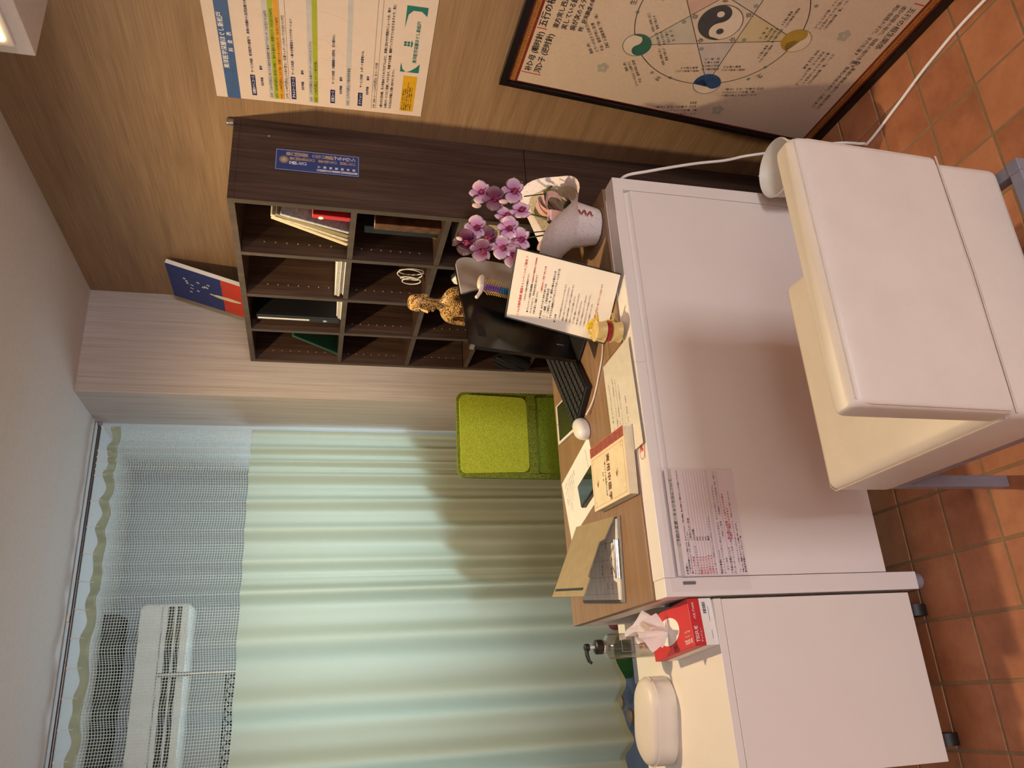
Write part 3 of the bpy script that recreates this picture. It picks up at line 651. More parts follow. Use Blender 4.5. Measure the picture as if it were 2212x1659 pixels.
MB_ = plane((0, -tl-.0004, 0), (1, 0, 0), (0, 0, 1))
text('box_lettering', tb, white_ink, MB_, [('TISSUE', -.046, .0475, .0125), ('ティシュー', -.046, .0385, .0065), ('パルプ100%', .006, .0475, .0075)], .02)
text('box_lettering', tb, white_ink, plane((0, 0, th_), (0, -1, 0), (1, 0, 0)), [('TISSUE', .07, -.045, .014), ('ティシュー', .075, -.03, .006), ('パルプ100%', .075, -.02, .006)], .02)
b = B(); x = .018
for k, w_ in enumerate((1, 2, 1, 3, 1, 1, 2, 1, 3, 1, 2, 1)): flat(b, MB_, rect(x, x+.0008*w_, .018, .026)); x += .0008*w_+.001
for x0, x1 in ((.0, .035), (-.04, -.02)): flat(b, MB_, rect(x0, x1, .012, .0126))
obj('barcode', b, ink, tb)

# ---------------------------------------------------------------- pump bottle
pb = thing('pump_bottle', 'clear pump bottle with black pump head behind the tissue box', 'bottle', (-1.594, -1.178, .605))
bot = film('clear_bottle', (.84, .83, .84, 1), .9, .06, .9, 2)
obj('body', B().lathe([(.028, 0), (.032, .004), (.032, .148), (.029, .158), (.016, .164), (.014, .176)], 32), bot, pb, True)
obj('liquid', B().lathe([(.029, .004), (.0295, .008), (.0295, .075), (.001, .0752)], 32), film('gel', (.84, .83, .82, 1), .5), pb, True)
obj('collar', B().lathe([(.018, .172), (.0185, .176), (.0185, .190), (.014, .193)], 28), black_plastic, pb, True)
obj('neck_ring', B().lathe([(.016, .166), (.0172, .168), (.0172, .172), (.016, .173)], 28), chrome, pb, True)
obj('stem', B().tube([(0, 0, .19), (0, 0, .210)], .004, 12), white_plastic, pb, True)
hd = B().lathe([(.007, .207), (.0095, .209), (.0095, .220), (.006, .222)], 20); hd.tube([(0, 0, .216), (-.018, -.003, .2165), (-.034, -.006, .213), (-.040, -.007, .206)], [.006, .0055, .0045, .0035], 10); obj('pump_head', hd, black_plastic, pb, True)
obj('dip_tube', B().tube([(0, 0, .17), (.004, 0, .01)], .002, 6), film('tube_plastic', (.8, .8, .8, 1), .8), pb)
MPb = plane((0, -.0322, 0), (1, 0, 0), (0, 0, 1)); b = B()
for r_ in (rect(-.016, .016, .128, .1286), rect(-.016, .016, .098, .0986), rect(-.016, -.0154, .098, .1286), rect(.0154, .016, .098, .1286)): flat(b, MPb, r_)
obj('label_frame', b, white_ink, pb)
text('bottle_lettering', pb, red_ink, MPb, [('手指', -.013, .070, .012), ('消毒', -.013, .054, .012)], .02)

# ---------------------------------------------------------------- clutter behind the cabinet
cs = thing('storage_case', 'slate blue storage case on the floor behind the low cabinet', 'storage case', (-1.56, -.58, 0))
obj('body', B().box(-.12, .16, -.16, .16, 0, .36, .006), mat('slate_plastic', S(96, 100, 128), .45), cs); obj('lid', B().box(-.125, .165, -.165, .165, .36, .385, .006), mat('slate_lid', S(110, 114, 140), .45), cs)
ct = thing('carton', 'small white carton with a colour chart label on the storage case', 'carton', (-1.50, -.66, .385)); obj('body', B().box(-.045, .045, -.03, .03, 0, .125, .001), paper, ct)
MCt = plane((0, -.0304, 0), (1, 0, 0), (0, 0, 1))
for k, c_ in enumerate((S(214, 80, 70), S(226, 150, 80), S(170, 180, 90), S(150, 120, 160), S(120, 160, 90), S(222, 130, 60))):
    b = B(); flat(b, MCt, rect(-.038+.008*(k % 2), -.030+.008*(k % 2)+.006, .10-.014*(k//2)*1.0-.012, .10-.014*(k//2))); obj('colour_patch', b, mat(f'patch_{k}', c_, .6), ct)
b = B(); x = -.005
for k in range(12): flat(b, MCt, rect(x, x+.0012, .04, .10)); x += .0028
obj('barcode', b, ink, ct)
mc = thing('pouch', 'dark maroon pouch on the storage case behind the desk end', 'pouch', (-1.465, -.50, .385)); obj('body', B().box(-.035, .035, -.04, .04, 0, .10, .02, 3), mat('maroon_cloth', S(96, 24, 44), .7), mc, True); obj('zip', B().tube([(-.034, -.041, .07), (.034, -.041, .07)], .002, 6), steel, mc)
gb = thing('green_box', 'green flat box on the booth floor under the curtain', 'box', (-1.53, .58, 0), R(25)); obj('body', B().box(-.11, .11, -.04, .04, 0, .10, .002), mat('green_card', S(70, 140, 66), .5), gb); obj('edge_strip', B().box(-.111, .111, -.041, .041, .085, .092), paper, gb)
pbg = thing('plastic_bag', 'clear crumpled plastic bag with round lids on the booth floor', 'bag', (-1.78, .55, 0))
obj('bag', B().grid(lambda u, v: Vector((.13*cos(2*pi*u)*sin(pi*(.08+.84*v))*(1+.12*sin(5*2*pi*u+6*v)), .11*sin(2*pi*u)*sin(pi*(.08+.84*v))*(1+.1*sin(7*2*pi*u)), .16*v+.01*sin(8*pi*u))), 60, 12), film('bag_film', (.9, .9, .92, 1), .6, .12), pbg, True)
for k in range(2): obj('lid', B().lathe([(.03, 0), (.034, .004), (.034, .012), (.028, .015)], 24, (-.03+.06*k, -.02, .03+.04*k)), mat('amber_lid', S(196, 150, 90), .4), pbg, True)

# ---------------------------------------------------------------- white visitor chair
wc = thing('visitor_chair', 'white leatherette chair with grey metal legs in front of the desk', 'chair', (-1.0845, -2.045, 0))
sx, sy = .2505, .25
obj('seat', B().box(-sx, sx, -sy+.012, sy, .30, .456, .022, 4), white_leather, wc, True)
def backrest():
    b = B(); rings = []
    prof = [(.452, .0), (.47, .004), (.60, .004), (.70, .002), (.742, -.004), (.756, -.014)]      # height, inset
    def ringp(z, ins, tilt):
        hw = sx-.001-max(ins, 0)*.5; t0, t1 = -.247-.010*(z-.45)/.3, -.190-.004*(z-.45)/.3
        r = .014; o = []
        for cx_, cy_, a0 in ((hw-r, t1-r, 0), (-hw+r, t1-r, 90), (-hw+r, t0+r, 180), (hw-r, t0+r, 270)):
            for k in range(5): a = R(a0+90*k/4); o.append((cx_+r*cos(a), cy_+r*sin(a), z))
        return o
    for z in (.457, .465, .50, .56, .62, .68, .72): rings.append(ringp(z, 0, 0))
    for k in range(1, 6):
        a = pi/2*k/5; rr = ringp(.735+.020*sin(a), 0, 0); cy_ = -.221
        rings.append([(x*(1-.016*(1-cos(a))), cy_+(y-cy_)*(.45+.55*cos(a)) if k > 0 else y, z) for x, y, z in rr])
    return loft(rings)
obj('backrest', backrest(), white_leather, wc, True, angle=50)
seam = mat('seam_thread', S(206, 192, 176), .7)
obj('seam', B().tube([(-sx, -sy+.006, .449), (0, -sy+.002, .449), (sx, -sy+.006, .449)], .0022, 6), seam, wc)
obj('seam', B().tube([(-.2515, -.225, .452), (-.2518, .236, .444), (-.24, .2508, .444), (.24, .2508, .444)], .0014, 6), seam, wc)
obj('seam', B().tube([(-.2456, -.2434, .46), (-.2456, -.2519, .72), (-.2440, -.2512, .738), (-.238, -.2506, .7494), (.238, -.2506, .7494), (.2440, -.2512, .738), (.2456, -.2519, .72), (.2456, -.2434, .46)], .0012, 6), seam, wc)
for x in (-1, 1):
    for y in (-1, 1): obj('leg', B().box(x*.232-.013, x*.232+.013, (.232 if y > 0 else -.262)-.013, (.232 if y > 0 else -.262)+.013, 0, .30, .002), grey_metal, wc)
    obj('side_rail', B().box(x*.232-.012, x*.232+.012, -.25, .22, .272, .2985, .002), grey_metal, wc)
for y in (-.262, .232): obj('cross_rail', B().box(-.22, .22, y-.012, y+.012, .272, .2985, .002), grey_metal, wc)

# ---------------------------------------------------------------- green office chair behind the desk
def mesh_fabric(name, c0, c1):
    m, nt, N, L, p = nodes(name); tc = N.new('ShaderNodeTexCoord'); ck = N.new('ShaderNodeTexVoronoi'); ck.inputs['Scale'].default_value = 420
    L.new(tc.outputs['Object'], ck.inputs['Vector']); rp = N.new('ShaderNodeValToRGB'); rp.color_ramp.elements[0].color = c1; rp.color_ramp.elements[1].color = c0; rp.color_ramp.elements[0].position = .15; rp.color_ramp.elements[1].position = .65
    L.new(ck.outputs['Distance'], rp.inputs['Fac']); L.new(rp.outputs['Color'], p.inputs['Base Color']); p.inputs['Roughness'].default_value = .7
    bp = N.new('ShaderNodeBump'); bp.inputs['Strength'].default_value = .4; bp.inputs['Distance'].default_value = .001; L.new(ck.outputs['Distance'], bp.inputs['Height']); L.new(bp.outputs['Normal'], p.inputs['Normal'])
    return m
gfab = mesh_fabric('lime_mesh', S(146, 160, 24), S(206, 218, 60)); gfab2 = mesh_fabric('olive_mesh', S(70, 84, 8), S(150, 164, 26)); gfab3 = mesh_fabric('lime_shaded_mesh', S(84, 104, 6), S(140, 164, 14))  # the lower panel's darker lime has the desk's shade put into its colour
gc = thing('office_chair', 'lime green mesh office chair behind the desk', 'chair', (-.815, -.62, 0), R(-3))
def rrect(hw, z0, z1, r, n=6, taper=0):
    o = []
    for cx_, cz_, a0 in ((hw-r, z1-r, 0), (-hw+r, z1-r, 90), (-hw+r, z0+r, 180), (hw-r, z0+r, 270)):
        for k in range(n+1): a = R(a0+90*k/n); o.append((cx_+r*cos(a), cz_+r*sin(a)))
    return o
def shell(pts, y0, y1, curve=.03, narrow=.0):
    b = B(); f = lambda x, z, y: Vector((x*(1-narrow*(1-((z-.83)/.2)**2)), y+curve*(x/.16)**2*-1-.10*(z-.85)**2*0, z))
    A = [b.bm.verts.new(f(x, z, y0)) for x, z in pts]; C = [b.bm.verts.new(f(x, z, y1)) for x, z in pts]; n = len(pts)
    b.bm.faces.new(A); b.bm.faces.new(C[::-1])
    for k in range(n): b.bm.faces.new((A[k], C[k], C[(k+1) % n], A[(k+1) % n]))
    return b
obj('back_frame', shell(rrect(.160, .56, 1.036, .032), .012, .030, .0, .05), gfab2, gc, True)
obj('back_panel', shell(rrect(.148, .776, 1.026, .026), .002, .016, .0, .05), gfab, gc, True)
obj('lumbar_band', shell(rrect(.153, .742, .775, .004), .000, .016, .0, .05), gfab2, gc, True)
obj('lower_panel', shell(rrect(.148, .57, .741, .01), .002, .016, .0, .05), gfab3, gc, True)
obj('seat', B().box(-.19, .19, -.36, .02, .44, .50, .025, 3), gfab, gc, True)
obj('back_post', B().tube([(0, .03, .70), (0, .055, .56), (0, .03, .45), (0, -.12, .43)], .018, 10), black_plastic, gc, True)
obj('gas_lift', B().tube([(0, -.16, .07), (0, -.16, .44)], .022, 14), black_plastic, gc, True)
for k in range(5):
    a = 2*pi*k/5+.3; l_ = obj('base_arm', B().tube([(0, -.16, .085), (.15*cos(a), -.16+.15*sin(a), .07), (.27*cos(a), -.16+.27*sin(a), .058)], [.022, .018, .014], 10), black_plastic, gc, True)
    obj('caster', B().tube([(.27*cos(a)-.014*sin(a), -.16+.27*sin(a)+.014*cos(a), .026), (.27*cos(a)+.014*sin(a), -.16+.27*sin(a)-.014*cos(a), .026)], .026, 16), rub, l_, True)

# ---------------------------------------------------------------- waste bin and white power cord
wb = thing('waste_bin', 'round white waste bin on the floor between the chair and the framed chart', 'bin', (-.325, -1.618, 0))
obj('bin_body', B().lathe([(.060, 0), (.064, .003), (.083, .255), (.086, .262), (.083, .264), (.079, .258), (.061, .008), (.0, .006)], 40, capt=False), mat('ivory_plastic', S(232, 226, 214), .45, var=.02), wb, True)
def smoothpts(P, n=8):
    P = [Vector(p) for p in P]; o = []
    for i in range(len(P)-1):
        p0, p1, p2, p3 = P[max(i-1, 0)], P[i], P[i+1], P[min(i+2, len(P)-1)]
        for k in range(n):
            t = k/n; o.append(.5*((2*p1)+(-p0+p2)*t+(2*p0-5*p1+4*p2-p3)*t*t+(-p0+3*p1-3*p2+p3)*t**3))
    return o+[P[-1]]
cordp = smoothpts([(-.325, -1.43, .690), (-.322, -1.50, .688), (-.312, -1.525, .62), (-.266, -1.525, .467), (-.240, -1.525, .36), (-.222, -1.535, .29), (-.228, -1.58, .20), (-.226, -1.64, .05), (-.262, -1.69, .006), (-.274, -1.72, .005), (-.251, -1.855, .005), (-.228, -1.983, .005), (-.217, -2.165, .005), (-.24, -2.6, .005), (-.20, -3.2, .005)])
tag(obj('power_cord', B().tube(cordp, .0042, 8), white_plastic, smooth=True), 'white power cord hanging from the desk and running along the tiled floor', 'cord')

# ---------------------------------------------------------------- display and keyboard
ds = thing('desktop_display', 'black desktop display seen from behind with a pale grey curved back cover', 'display', (-.588, -1.139, ZT), 0.45)
DW, DH = .455, .326; t_ = R(6.4)
MD = Matrix.Translation((-.2275, 0, .058)) @ plane((0, 0, 0), (1, 0, 0), (0, -sin(t_), cos(t_)))     # x along width, y up the panel, z towards the camera side
def dout(w, h, r, n=10): return [(0, 0), (w, 0)]+[(w-r+r*cos(pi/2*k/n), h-r+r*sin(pi/2*k/n)) for k in range(n+1)]+[(.004, h), (0, h-.004)]
obj('panel', B().prism(dout(DW, DH, .055), -.012, 0, MD), black_gloss, ds)
obj('screen', B().prism(rect(.012, DW-.03, .02, DH-.02), -.0128, -.0121, MD), black_gloss, ds)
gp = [(.245, DH), (.256, .308), (.268, .292), (.280, .270), (.286, .24), (.288, .0), (DW, 0)]+[(DW-.055+.055*cos(pi/2*k/10), DH-.055+.055*sin(pi/2*k/10)) for k in range(11)]
obj('back_cover', B().prism(gp, .0002, .006, MD), mat('pale_grey_shell', S(204, 196, 187), .4, var=.02), ds)
obj('corner_hinge', B().prism(rect(-.003, .004, DH-.012, DH+.001), -.012, .001, MD), steel, ds)
b = B(); 
for k in range(14): flat(b, MD, rect(.05+.004*k, .0515+.004*k, DH-.055, DH-.03), 0, .0006)
obj('vent_slots', b, black_plastic, ds)
b = B()
for r_ in (rect(.075, .105, .030, .0306), rect(.075, .105, .048, .0486), rect(.075, .0756, .030, .0486), rect(.1044, .105, .030, .0486), rect(.060, .066, .026, .050)): flat(b, MD, r_, 0, .0004)
obj('spec_label', b, grey_ink, ds)
obj('neck', B().prism(rect(.17, .28, -.055, .06), .001, .02, MD), black_plastic, ds)
obj('stand_foot', B().box(-.13, .13, -.08, .09, 0, .008, .003), black_plastic, ds)
kb = thing('keyboard', 'black keyboard with square keys on the desk beside the display', 'keyboard', (-.727, -1.007, ZT), R(33.4))
obj('body', B().box(-.215, .215, -.085, .085, .002, .019, .003), black_plastic, kb)
keym = mat('dark_key', S(44, 46, 48), .4)
kme = None
for r_ in range(6):
    for c_ in range(18):
        if kme is None: o = obj('key', B().box(-.0095, .0095, -.0095, .0095, 0, .004, .0012, 1), keym, kb); kme = o.data
        else: o = meshobj('key', kme, kb)
        o.location = (-.198+c_*.0233, -.066+r_*.0262, .019)

# ---------------------------------------------------------------- acrylic notice stand
ns = thing('notice_stand', 'tilted acrylic stand holding a printed white notice on the desk', 'notice', (-.652, -1.500, ZT), R(127))
# local x runs along the foot from the right corner, local y points to the camera side reversed
tl_ = R(28); MN = plane((0, 0, .004), (1, 0, 0), (0, -sin(tl_), cos(tl_)))
# right-to-left when read, so mirror the reading direction: origin at the far end
MNr = plane(MN @ Vector((.21, 0, 0)), (-1, 0, 0), (0, -sin(tl_), cos(tl_)))
obj('clear_back', B().prism(rect(-.004, .214, -.002, .302), -.004, -.002, MNr), film('acrylic', (.86, .88, .86, 1), .4, .05), ns)
obj('edge_frame', B().prism(rect(.2105, .214, -.002, .302), -.002, .0012, MNr), film('acrylic_edge', (.55, .58, .55, 1), .5, .1), ns)
for r_ in (rect(-.004, -.0005, -.002, .302), rect(-.0005, .2105, .2985, .302)): obj('edge_frame', B().prism(r_, -.002, .0012, MNr), mat('smoky_acrylic', S(84, 84, 78), .2), ns)
obj('sheet', B().prism(rect(0, .21, 0, .297), -.0018, 0, MNr), mat('notice_paper', S(246, 238, 226), .25, var=.01), ns)
MNl = plane(MNr @ Vector((0, 0, 0)), (MNr.to_3x3() @ Vector((1, 0, 0))), (MNr.to_3x3() @ Vector((0, 1, 0))))
text('notice_title', ns, red_ink, MNl, [('＜ 1ヵ月無料施術 期間キャンペーンのご案内 ＞', .105, .262, .0088, 'CENTER')], .015)
text('notice_lettering', ns, ink, MNl, [('＜もれなく先着30名様限定です＞', .105, .250, .0058, 'CENTER'), ('● キャンペーン内容 対象期間：', .030, .236, .0066), ('けいをどどまとて、予約申込状況に合わせて', .030, .226, .0060), ('お体を整えご相談ください', .030, .216, .0060),
  ('● 対象者（以下の全て条件を満たす方）', .022, .196, .0062), ('１．一週間、ご来店可能な方', .028, .186, .0070), ('２．ご来院の一年、心・腰等の痛みお悩みの方', .028, .176, .0070), ('さまざまな施術ログでキャリアサポートに合う方', .030, .166, .0070), ('● ご注意', .022, .152, .0062)], .02)
text('notice_lettering', ns, grey_ink, MNl, [(s_, .028, .140-.0105*i, .0052) for i, s_ in enumerate(('・ご予約はお電話またはＱＲコードより承ります。', '・施術は１回６０分までとさせていただきます。', '・施術の内容は体調により変更する場合があります。', '・当日のキャンセルはご遠慮ください。', '・お一人様一回限りとさせていただきます。', '・他の割引との併用はできません。', '・お支払いは現金またはカードで承ります。', '・ご不明な点はスタッフまでお尋ねください。', '・定員になり次第終了いたします。'))], .02)
text('notice_red', ns, red_ink, MNl, [('再施術希望 期間限定の特別価格', .122, .236, .0054), ('１週間以内のご来院で更にお得', .100, .206, .0058), ('■ 期間は予告なく終了することがあります', .06, .040, .0058)], .015)

# ---------------------------------------------------------------- spine model on a rod
sp = thing('spine_model', 'miniature spine model in purple and blue with yellow nerves behind the notice', 'spine model', (-.566, -1.205, ZT))
purple = mat('purple_bone', S(140, 96, 168), .5); blue_b = mat('blue_bone', S(62, 130, 178), .5); bone = mat('white_bone', S(238, 226, 208), .45); nerve = mat('yellow_nerve', S(222, 176, 70), .5); ybone = mat('yellow_bone', S(214, 196, 120), .5)
obj('base', B().lathe([(.05, 0), (.052, .003), (.05, .012), (.012, .014)], 32), white_plastic, sp, True)
obj('rod', B().tube([(0, 0, .01), (0, 0, .30)], .002, 8), steel, sp)
for k in range(24):
    f = k/23; z = .158+.158*f; m_ = ybone if k < 5 else blue_b if k < 17 else purple; xx = -.008*sin(f*6.0)+(.018*max(0, f-.75)/.25)*.6; r_ = .0125 if k < 17 else .0115
    v_ = B().lathe([(r_*.85, -.0030), (r_, -.0025), (r_*.86, 0), (r_, .0025), (r_*.85, .0030)], 16, (xx, 0, z)); v_.box(xx+.006, xx+.022, -.002, .002, z-.002, z+.001, .0008, 1); v_.box(xx-.004, xx+.006, -.017, .017, z-.002, z+.001, .001, 1)
    o = obj('vertebra', v_, m_, sp, True)
    for s_ in (-1, 1): obj('nerve', B().tube([(xx+.003*s_, 0, z+.004), (xx+.016*s_, -.006, z), (xx+.027*s_, -.008, z-.006)], .0013, 6), nerve, o)
obj('skull_base', B().ball((.034, 0, .327), .026, .014, .011, 10, Matrix.Rotation(R(14), 4, 'Y')).tube([(.02, -.004, .325), (-.006, -.008, .332), (-.022, -.01, .342)], [.008, .006, .005], 8).ball((-.024, -.01, .344), .006), bone, sp, True)

# ---------------------------------------------------------------- lumbar vertebra model with red disc
lv = thing('vertebra_model', 'cream lumbar vertebra model with a red disc standing on the front edge of the desk', 'anatomical model', (-.800, -1.448, ZT+.0016), R(35))
kid = lambda r, z, a: r*(1-.22*max(0, cos(a))**3)*(1+.12*abs(sin(a)))
body = lambda z0: B().lathe([(.024, z0), (.0268, z0+.002), (.0235, z0+.012), (.0235, z0+.020), (.0268, z0+.029), (.0225, z0+.031), (.0, z0+.0305)], 36, (0, 0, 0), kid, None, True, False)
cbone = mat('cream_bone', S(224, 196, 128), .4, var=.08, vscale=60)
for z0 in (0, .045):
    o = obj('vertebra', body(z0), cbone, lv, True)
    for s_ in (-1, 1): obj('pedicle', B().tube([(.014, s_*.012, z0+.018), (.026, s_*.014, z0+.018), (.034, s_*.010, z0+.016)], [.006, .005, .005], 8), cbone, o, True); obj('transverse_process', B().tube([(.026, s_*.014, z0+.018), (.030, s_*.028, z0+.02), (.031, s_*.040, z0+.024)], [.005, .004, .003], 8), cbone, o, True)
    obj('spinous_process', B().box(.034, .066, -.004, .004, z0+.006, z0+.021, .003, 2), cbone, o, True)
obj('disc', B().lathe([(.0235, .031), (.026, .033), (.0265, .038), (.026, .043), (.0235, .045)], 36, (0, 0, 0), kid), mat('red_disc', S(150, 26, 28), .35), lv, True)
ynerve = mat('bright_yellow_nerve', S(232, 200, 50), .35)
obj('spinal_cord', B().tube([(.028, 0, .03), (.027, 0, .07), (.026, 0, .088)], .0085, 12), ynerve, lv, True)
for s_ in (-1, 1):
    for z in (.084, .040): obj('nerve_root', B().tube([(.026, s_*.004, z), (.024, s_*.018, z-.004), (.018, s_*.027, z-.02)], [.004, .0035, .003], 8), ynerve, lv, True)

# ---------------------------------------------------------------- orchid
oc = thing('potted_orchid', 'pink potted orchid in white wrapping paper on the desk corner', 'orchid', (-.412, -1.368, ZT))
def wrapmat(name, c0, c1):
    m, nt, N, L, p = nodes(name); tc = N.new('ShaderNodeTexCoord'); v = N.new('ShaderNodeTexWave'); v.wave_type = 'RINGS'; v.inputs['Scale'].default_value = 34; v.inputs['Distortion'].default_value = 22; v.inputs['Detail'].default_value = 2; v.inputs['Detail Scale'].default_value = 2.2
    L.new(tc.outputs['Object'], v.inputs['Vector']); rp = N.new('ShaderNodeValToRGB'); rp.color_ramp.elements[0].color = c1; rp.color_ramp.elements[0].position = .0; rp.color_ramp.elements[1].color = c0; rp.color_ramp.elements[1].position = .22
    L.new(v.outputs['Fac'], rp.inputs['Fac']); L.new(rp.outputs['Color'], p.inputs['Base Color']); p.inputs['Roughness'].default_value = .55; return m
wrap = wrapmat('scroll_paper', S(238, 228, 228), S(206, 192, 196)); wrap2 = wrapmat('inner_scroll_paper', S(206, 190, 160), S(140, 130, 104))
obj('pot_wrap', B().lathe([(.0, .001), (.050, .001), (.054, .004), (.074, .095), (.078, .102)], 40, capt=False, fr=lambda r, z, a: r*(1+.012*sin(9*a))), wrap, oc, True)
def collar(r, z, a):   # higher at the back and on the right
    return z+max(0, z-.086)*(.85*cos(2*(a-R(25)))+.10*sin(5*a))
obj('paper_collar', B().lathe([(.076, .084), (.090, .10), (.112, .125), (.134, .150), (.142, .153)], 56, capb=False, capt=False, fr=lambda r, z, a: r*(1+.05*sin(5*a+1)*(z-.08)/.09), fz=collar), wrap, oc, True)
obj('inner_collar', B().lathe([(.066, .09), (.080, .105), (.098, .125), (.110, .140)], 56, capb=False, capt=False, fr=lambda r, z, a: r*(1+.06*sin(4*a)*(z-.08)/.09), fz=collar), wrap2, oc, True)
soil = obj('moss', B().lathe([(.0, .098), (.05, .102), (.072, .096)], 24, capb=False, capt=False), mat('moss', S(70, 74, 40), .9, bump=.6), oc, True)
pink = mat('pink_satin', S(222, 172, 160), .3, sheen=.5)
rb_ = B()
for a, l_ in ((-1.9, .08), (-1.2, .095), (-.6, .085), (.2, .09), (2.6, .08)):
    pts = [(.02*cos(a), .02*sin(a), .115), (.05*cos(a), .05*sin(a), .165), (l_*cos(a), l_*sin(a), .175), (l_*.95*cos(a), l_*.95*sin(a), .14), (.04*cos(a), .04*sin(a), .112)]
    pts = smoothpts(pts, 6); wv = Vector((-sin(a), cos(a), 0))*.016
    V = [(rb_.bm.verts.new(p-wv), rb_.bm.verts.new(p+wv)) for p in pts]
    for i in range(len(V)-1): rb_.bm.faces.new((V[i][0], V[i][1], V[i+1][1], V[i+1][0]))
obj('pink_ribbon', rb_, pink, oc, True)
for k, (xl, yl) in enumerate(((.03, -.05), (-.02, -.055), (.05, 0))):
    def leaf(u, v, a=(-.9, -2.2, .4)[k]): return Vector(((.02+.09*u)*cos(a)-(v-.5)*.045*sin(pi*(.1+.85*u))*sin(a), (.02+.09*u)*sin(a)+(v-.5)*.045*sin(pi*(.1+.85*u))*cos(a), .10+.07*sin(u*2.2)+.015*abs(v-.5)))
    obj('leaf', B().grid(leaf, 14, 5), mat('orchid_leaf', S(84, 92, 46), .4), oc, True)
def petal_mat(name, c_in, c_mid, c_out, r_):
    m, nt, N, L, p = nodes(name); tc = N.new('ShaderNodeTexCoord'); ln = N.new('ShaderNodeVectorMath'); ln.operation = 'LENGTH'; L.new(tc.outputs['Object'], ln.inputs[0])
    dv = N.new('ShaderNodeMath'); dv.operation = 'DIVIDE'; dv.inputs[1].default_value = r_; L.new(ln.outputs['Value'], dv.inputs[0])
    nz = N.new('ShaderNodeTexNoise'); nz.inputs['Scale'].default_value = 160; ad = N.new('ShaderNodeMath'); ad.operation = 'MULTIPLY_ADD'; ad.inputs[1].default_value = .18; L.new(tc.outputs['Object'], nz.inputs['Vector']); L.new(nz.outputs['Fac'], ad.inputs[0]); L.new(dv.outputs[0], ad.inputs[2])
    rp = N.new('ShaderNodeValToRGB'); e = rp.color_ramp.elements; e[0].color = c_in; e[0].position = .15; e[1].color = c_out; e[1].position = 1.0; q = e.new(.6); q.color = c_mid
    L.new(ad.outputs[0], rp.inputs['Fac']); L.new(rp.outputs['Color'], p.inputs['Base Color']); p.inputs['Roughness'].default_value = .55; p.inputs['Subsurface Weight'].default_value = .0; return m
pet = petal_mat('orchid_petal', S(204, 104, 184), S(230, 180, 222), S(250, 236, 242), .034); lipm = mat('orchid_lip', S(136, 34, 76), .45)
PETMESH = {}
def flower_mesh(kind):
    b = B()
    specs = [(4, .028, .041, 0), (176, .028, .041, 0), (90, .027, .024, -.002), (230, .026, .022, -.002), (310, .026, .022, -.002)]
    for a, L_, W_, zz in specs:
        def f(u, v, a=R(a), L_=L_, W_=W_, zz=zz):
            w_ = W_*(sin(pi*min(1, .08+.90*u**.85)))**.62*(1 if u < .999 else .1); x = .004+L_*u; y = (v-.5)*w_; z = zz+.006*u*u-.004*(2*(v-.5))**2*u
            return Vector((x*cos(a)-y*sin(a), x*sin(a)+y*cos(a), z))
        b.grid(f, 9, 7)
    bmesh.ops.solidify(b.bm, geom=list(b.bm.faces), thickness=.0006)
    me = bpy.data.meshes.new('flower'); b.bm.to_mesh(me); b.bm.free(); me.materials.append(pet); me.polygons.foreach_set('use_smooth', [True]*len(me.polygons)); return me
fme = flower_mesh(0)
lb = B().ball((0, -.006, .006), .0045, .007, .005, 8).ball((.0045, -.003, .006), .003, .005, .0035, 6).ball((-.0045, -.003, .006), .003, .005, .0035, 6).ball((0, .003, .006), .003, .004, .004, 6)
lme = None
fpos = [(-.317, 1.083, .1, -.1), (-.345, 1.046, -.1, 0), (-.322, .990, .05, .1), (-.393, 1.010, 1.2, .2), (-.379, .967, 1.3, 0), (-.460, 1.108, -.15, 0), (-.476, 1.068, .0, .05), (-.503, 1.137, -.6, -.1), (-.453, 1.012, -.3, -.2), (-.470, .972, .1, .1), (-.510, 1.032, -.5, .1), (-.534, 1.095, -1.1, .1), (-.525, .996, -1.0, 0)]
for k, (x, z, yw, tp) in enumerate(fpos):
    y = -1.37-.014*((k % 3)-1)
    o = meshobj('flower', fme, oc); o.location = WM[oc].inverted() @ Vector((x, y, z)); sc = 1.12+.12*((k*7) % 5)/5
    o.rotation_euler = (R(78)+tp, R(4*((k % 3)-1)), R(-24)+yw*.55); o.scale = (sc, sc, sc)
    if lme is None: l_ = obj('lip', lb, lipm, o, True); lme = l_.data
    else: l_ = meshobj('lip', lme, o)
for k, (x, z) in enumerate(((-.374, 1.099), (-.352, 1.018), (-.49, 1.15))):
    obj('bud', B().ball((x, -1.368, z), .008, .007, .014, 8), petal_mat('bud_pink', S(226, 170, 176), S(232, 186, 188), S(236, 206, 196), .03) if k == 0 else bpy.data.materials['bud_pink'], oc, True, True)
stm = mat('orchid_stem', S(74, 74, 46), .5); clip_m = black_plastic
for pts in (((-.395, -1.36, .83), (-.372, -1.352, .95), (-.345, -1.345, 1.05), (-.325, -1.35, 1.09), (-.352, -1.36, 1.11), (-.374, -1.366, 1.10)), ((-.43, -1.36, .83), (-.462, -1.352, .96), (-.48, -1.345, 1.08), (-.490, -1.35, 1.14), (-.515, -1.36, 1.15), (-.535, -1.362, 1.10))):
    obj('stem', B().tube(smoothpts(pts, 6), .0024, 7), stm, oc, True, True)
for x, z0, z1 in ((-.353, .905, .965), (-.475, .885, .95)): obj('support_wire', B().tube([(x, -1.405, z1), (x-.002, -1.43, z0)], .0018, 6), clip_m, oc, True, True)
cr = mat('crimson_ribbon', S(140, 34, 44), .35)
pts = [(-.006+.010*sin(k*.9), -.0755+.0012*(k/3)*.8, .085-.0021*k) for k in range(24)]; rb2 = B(); V = []
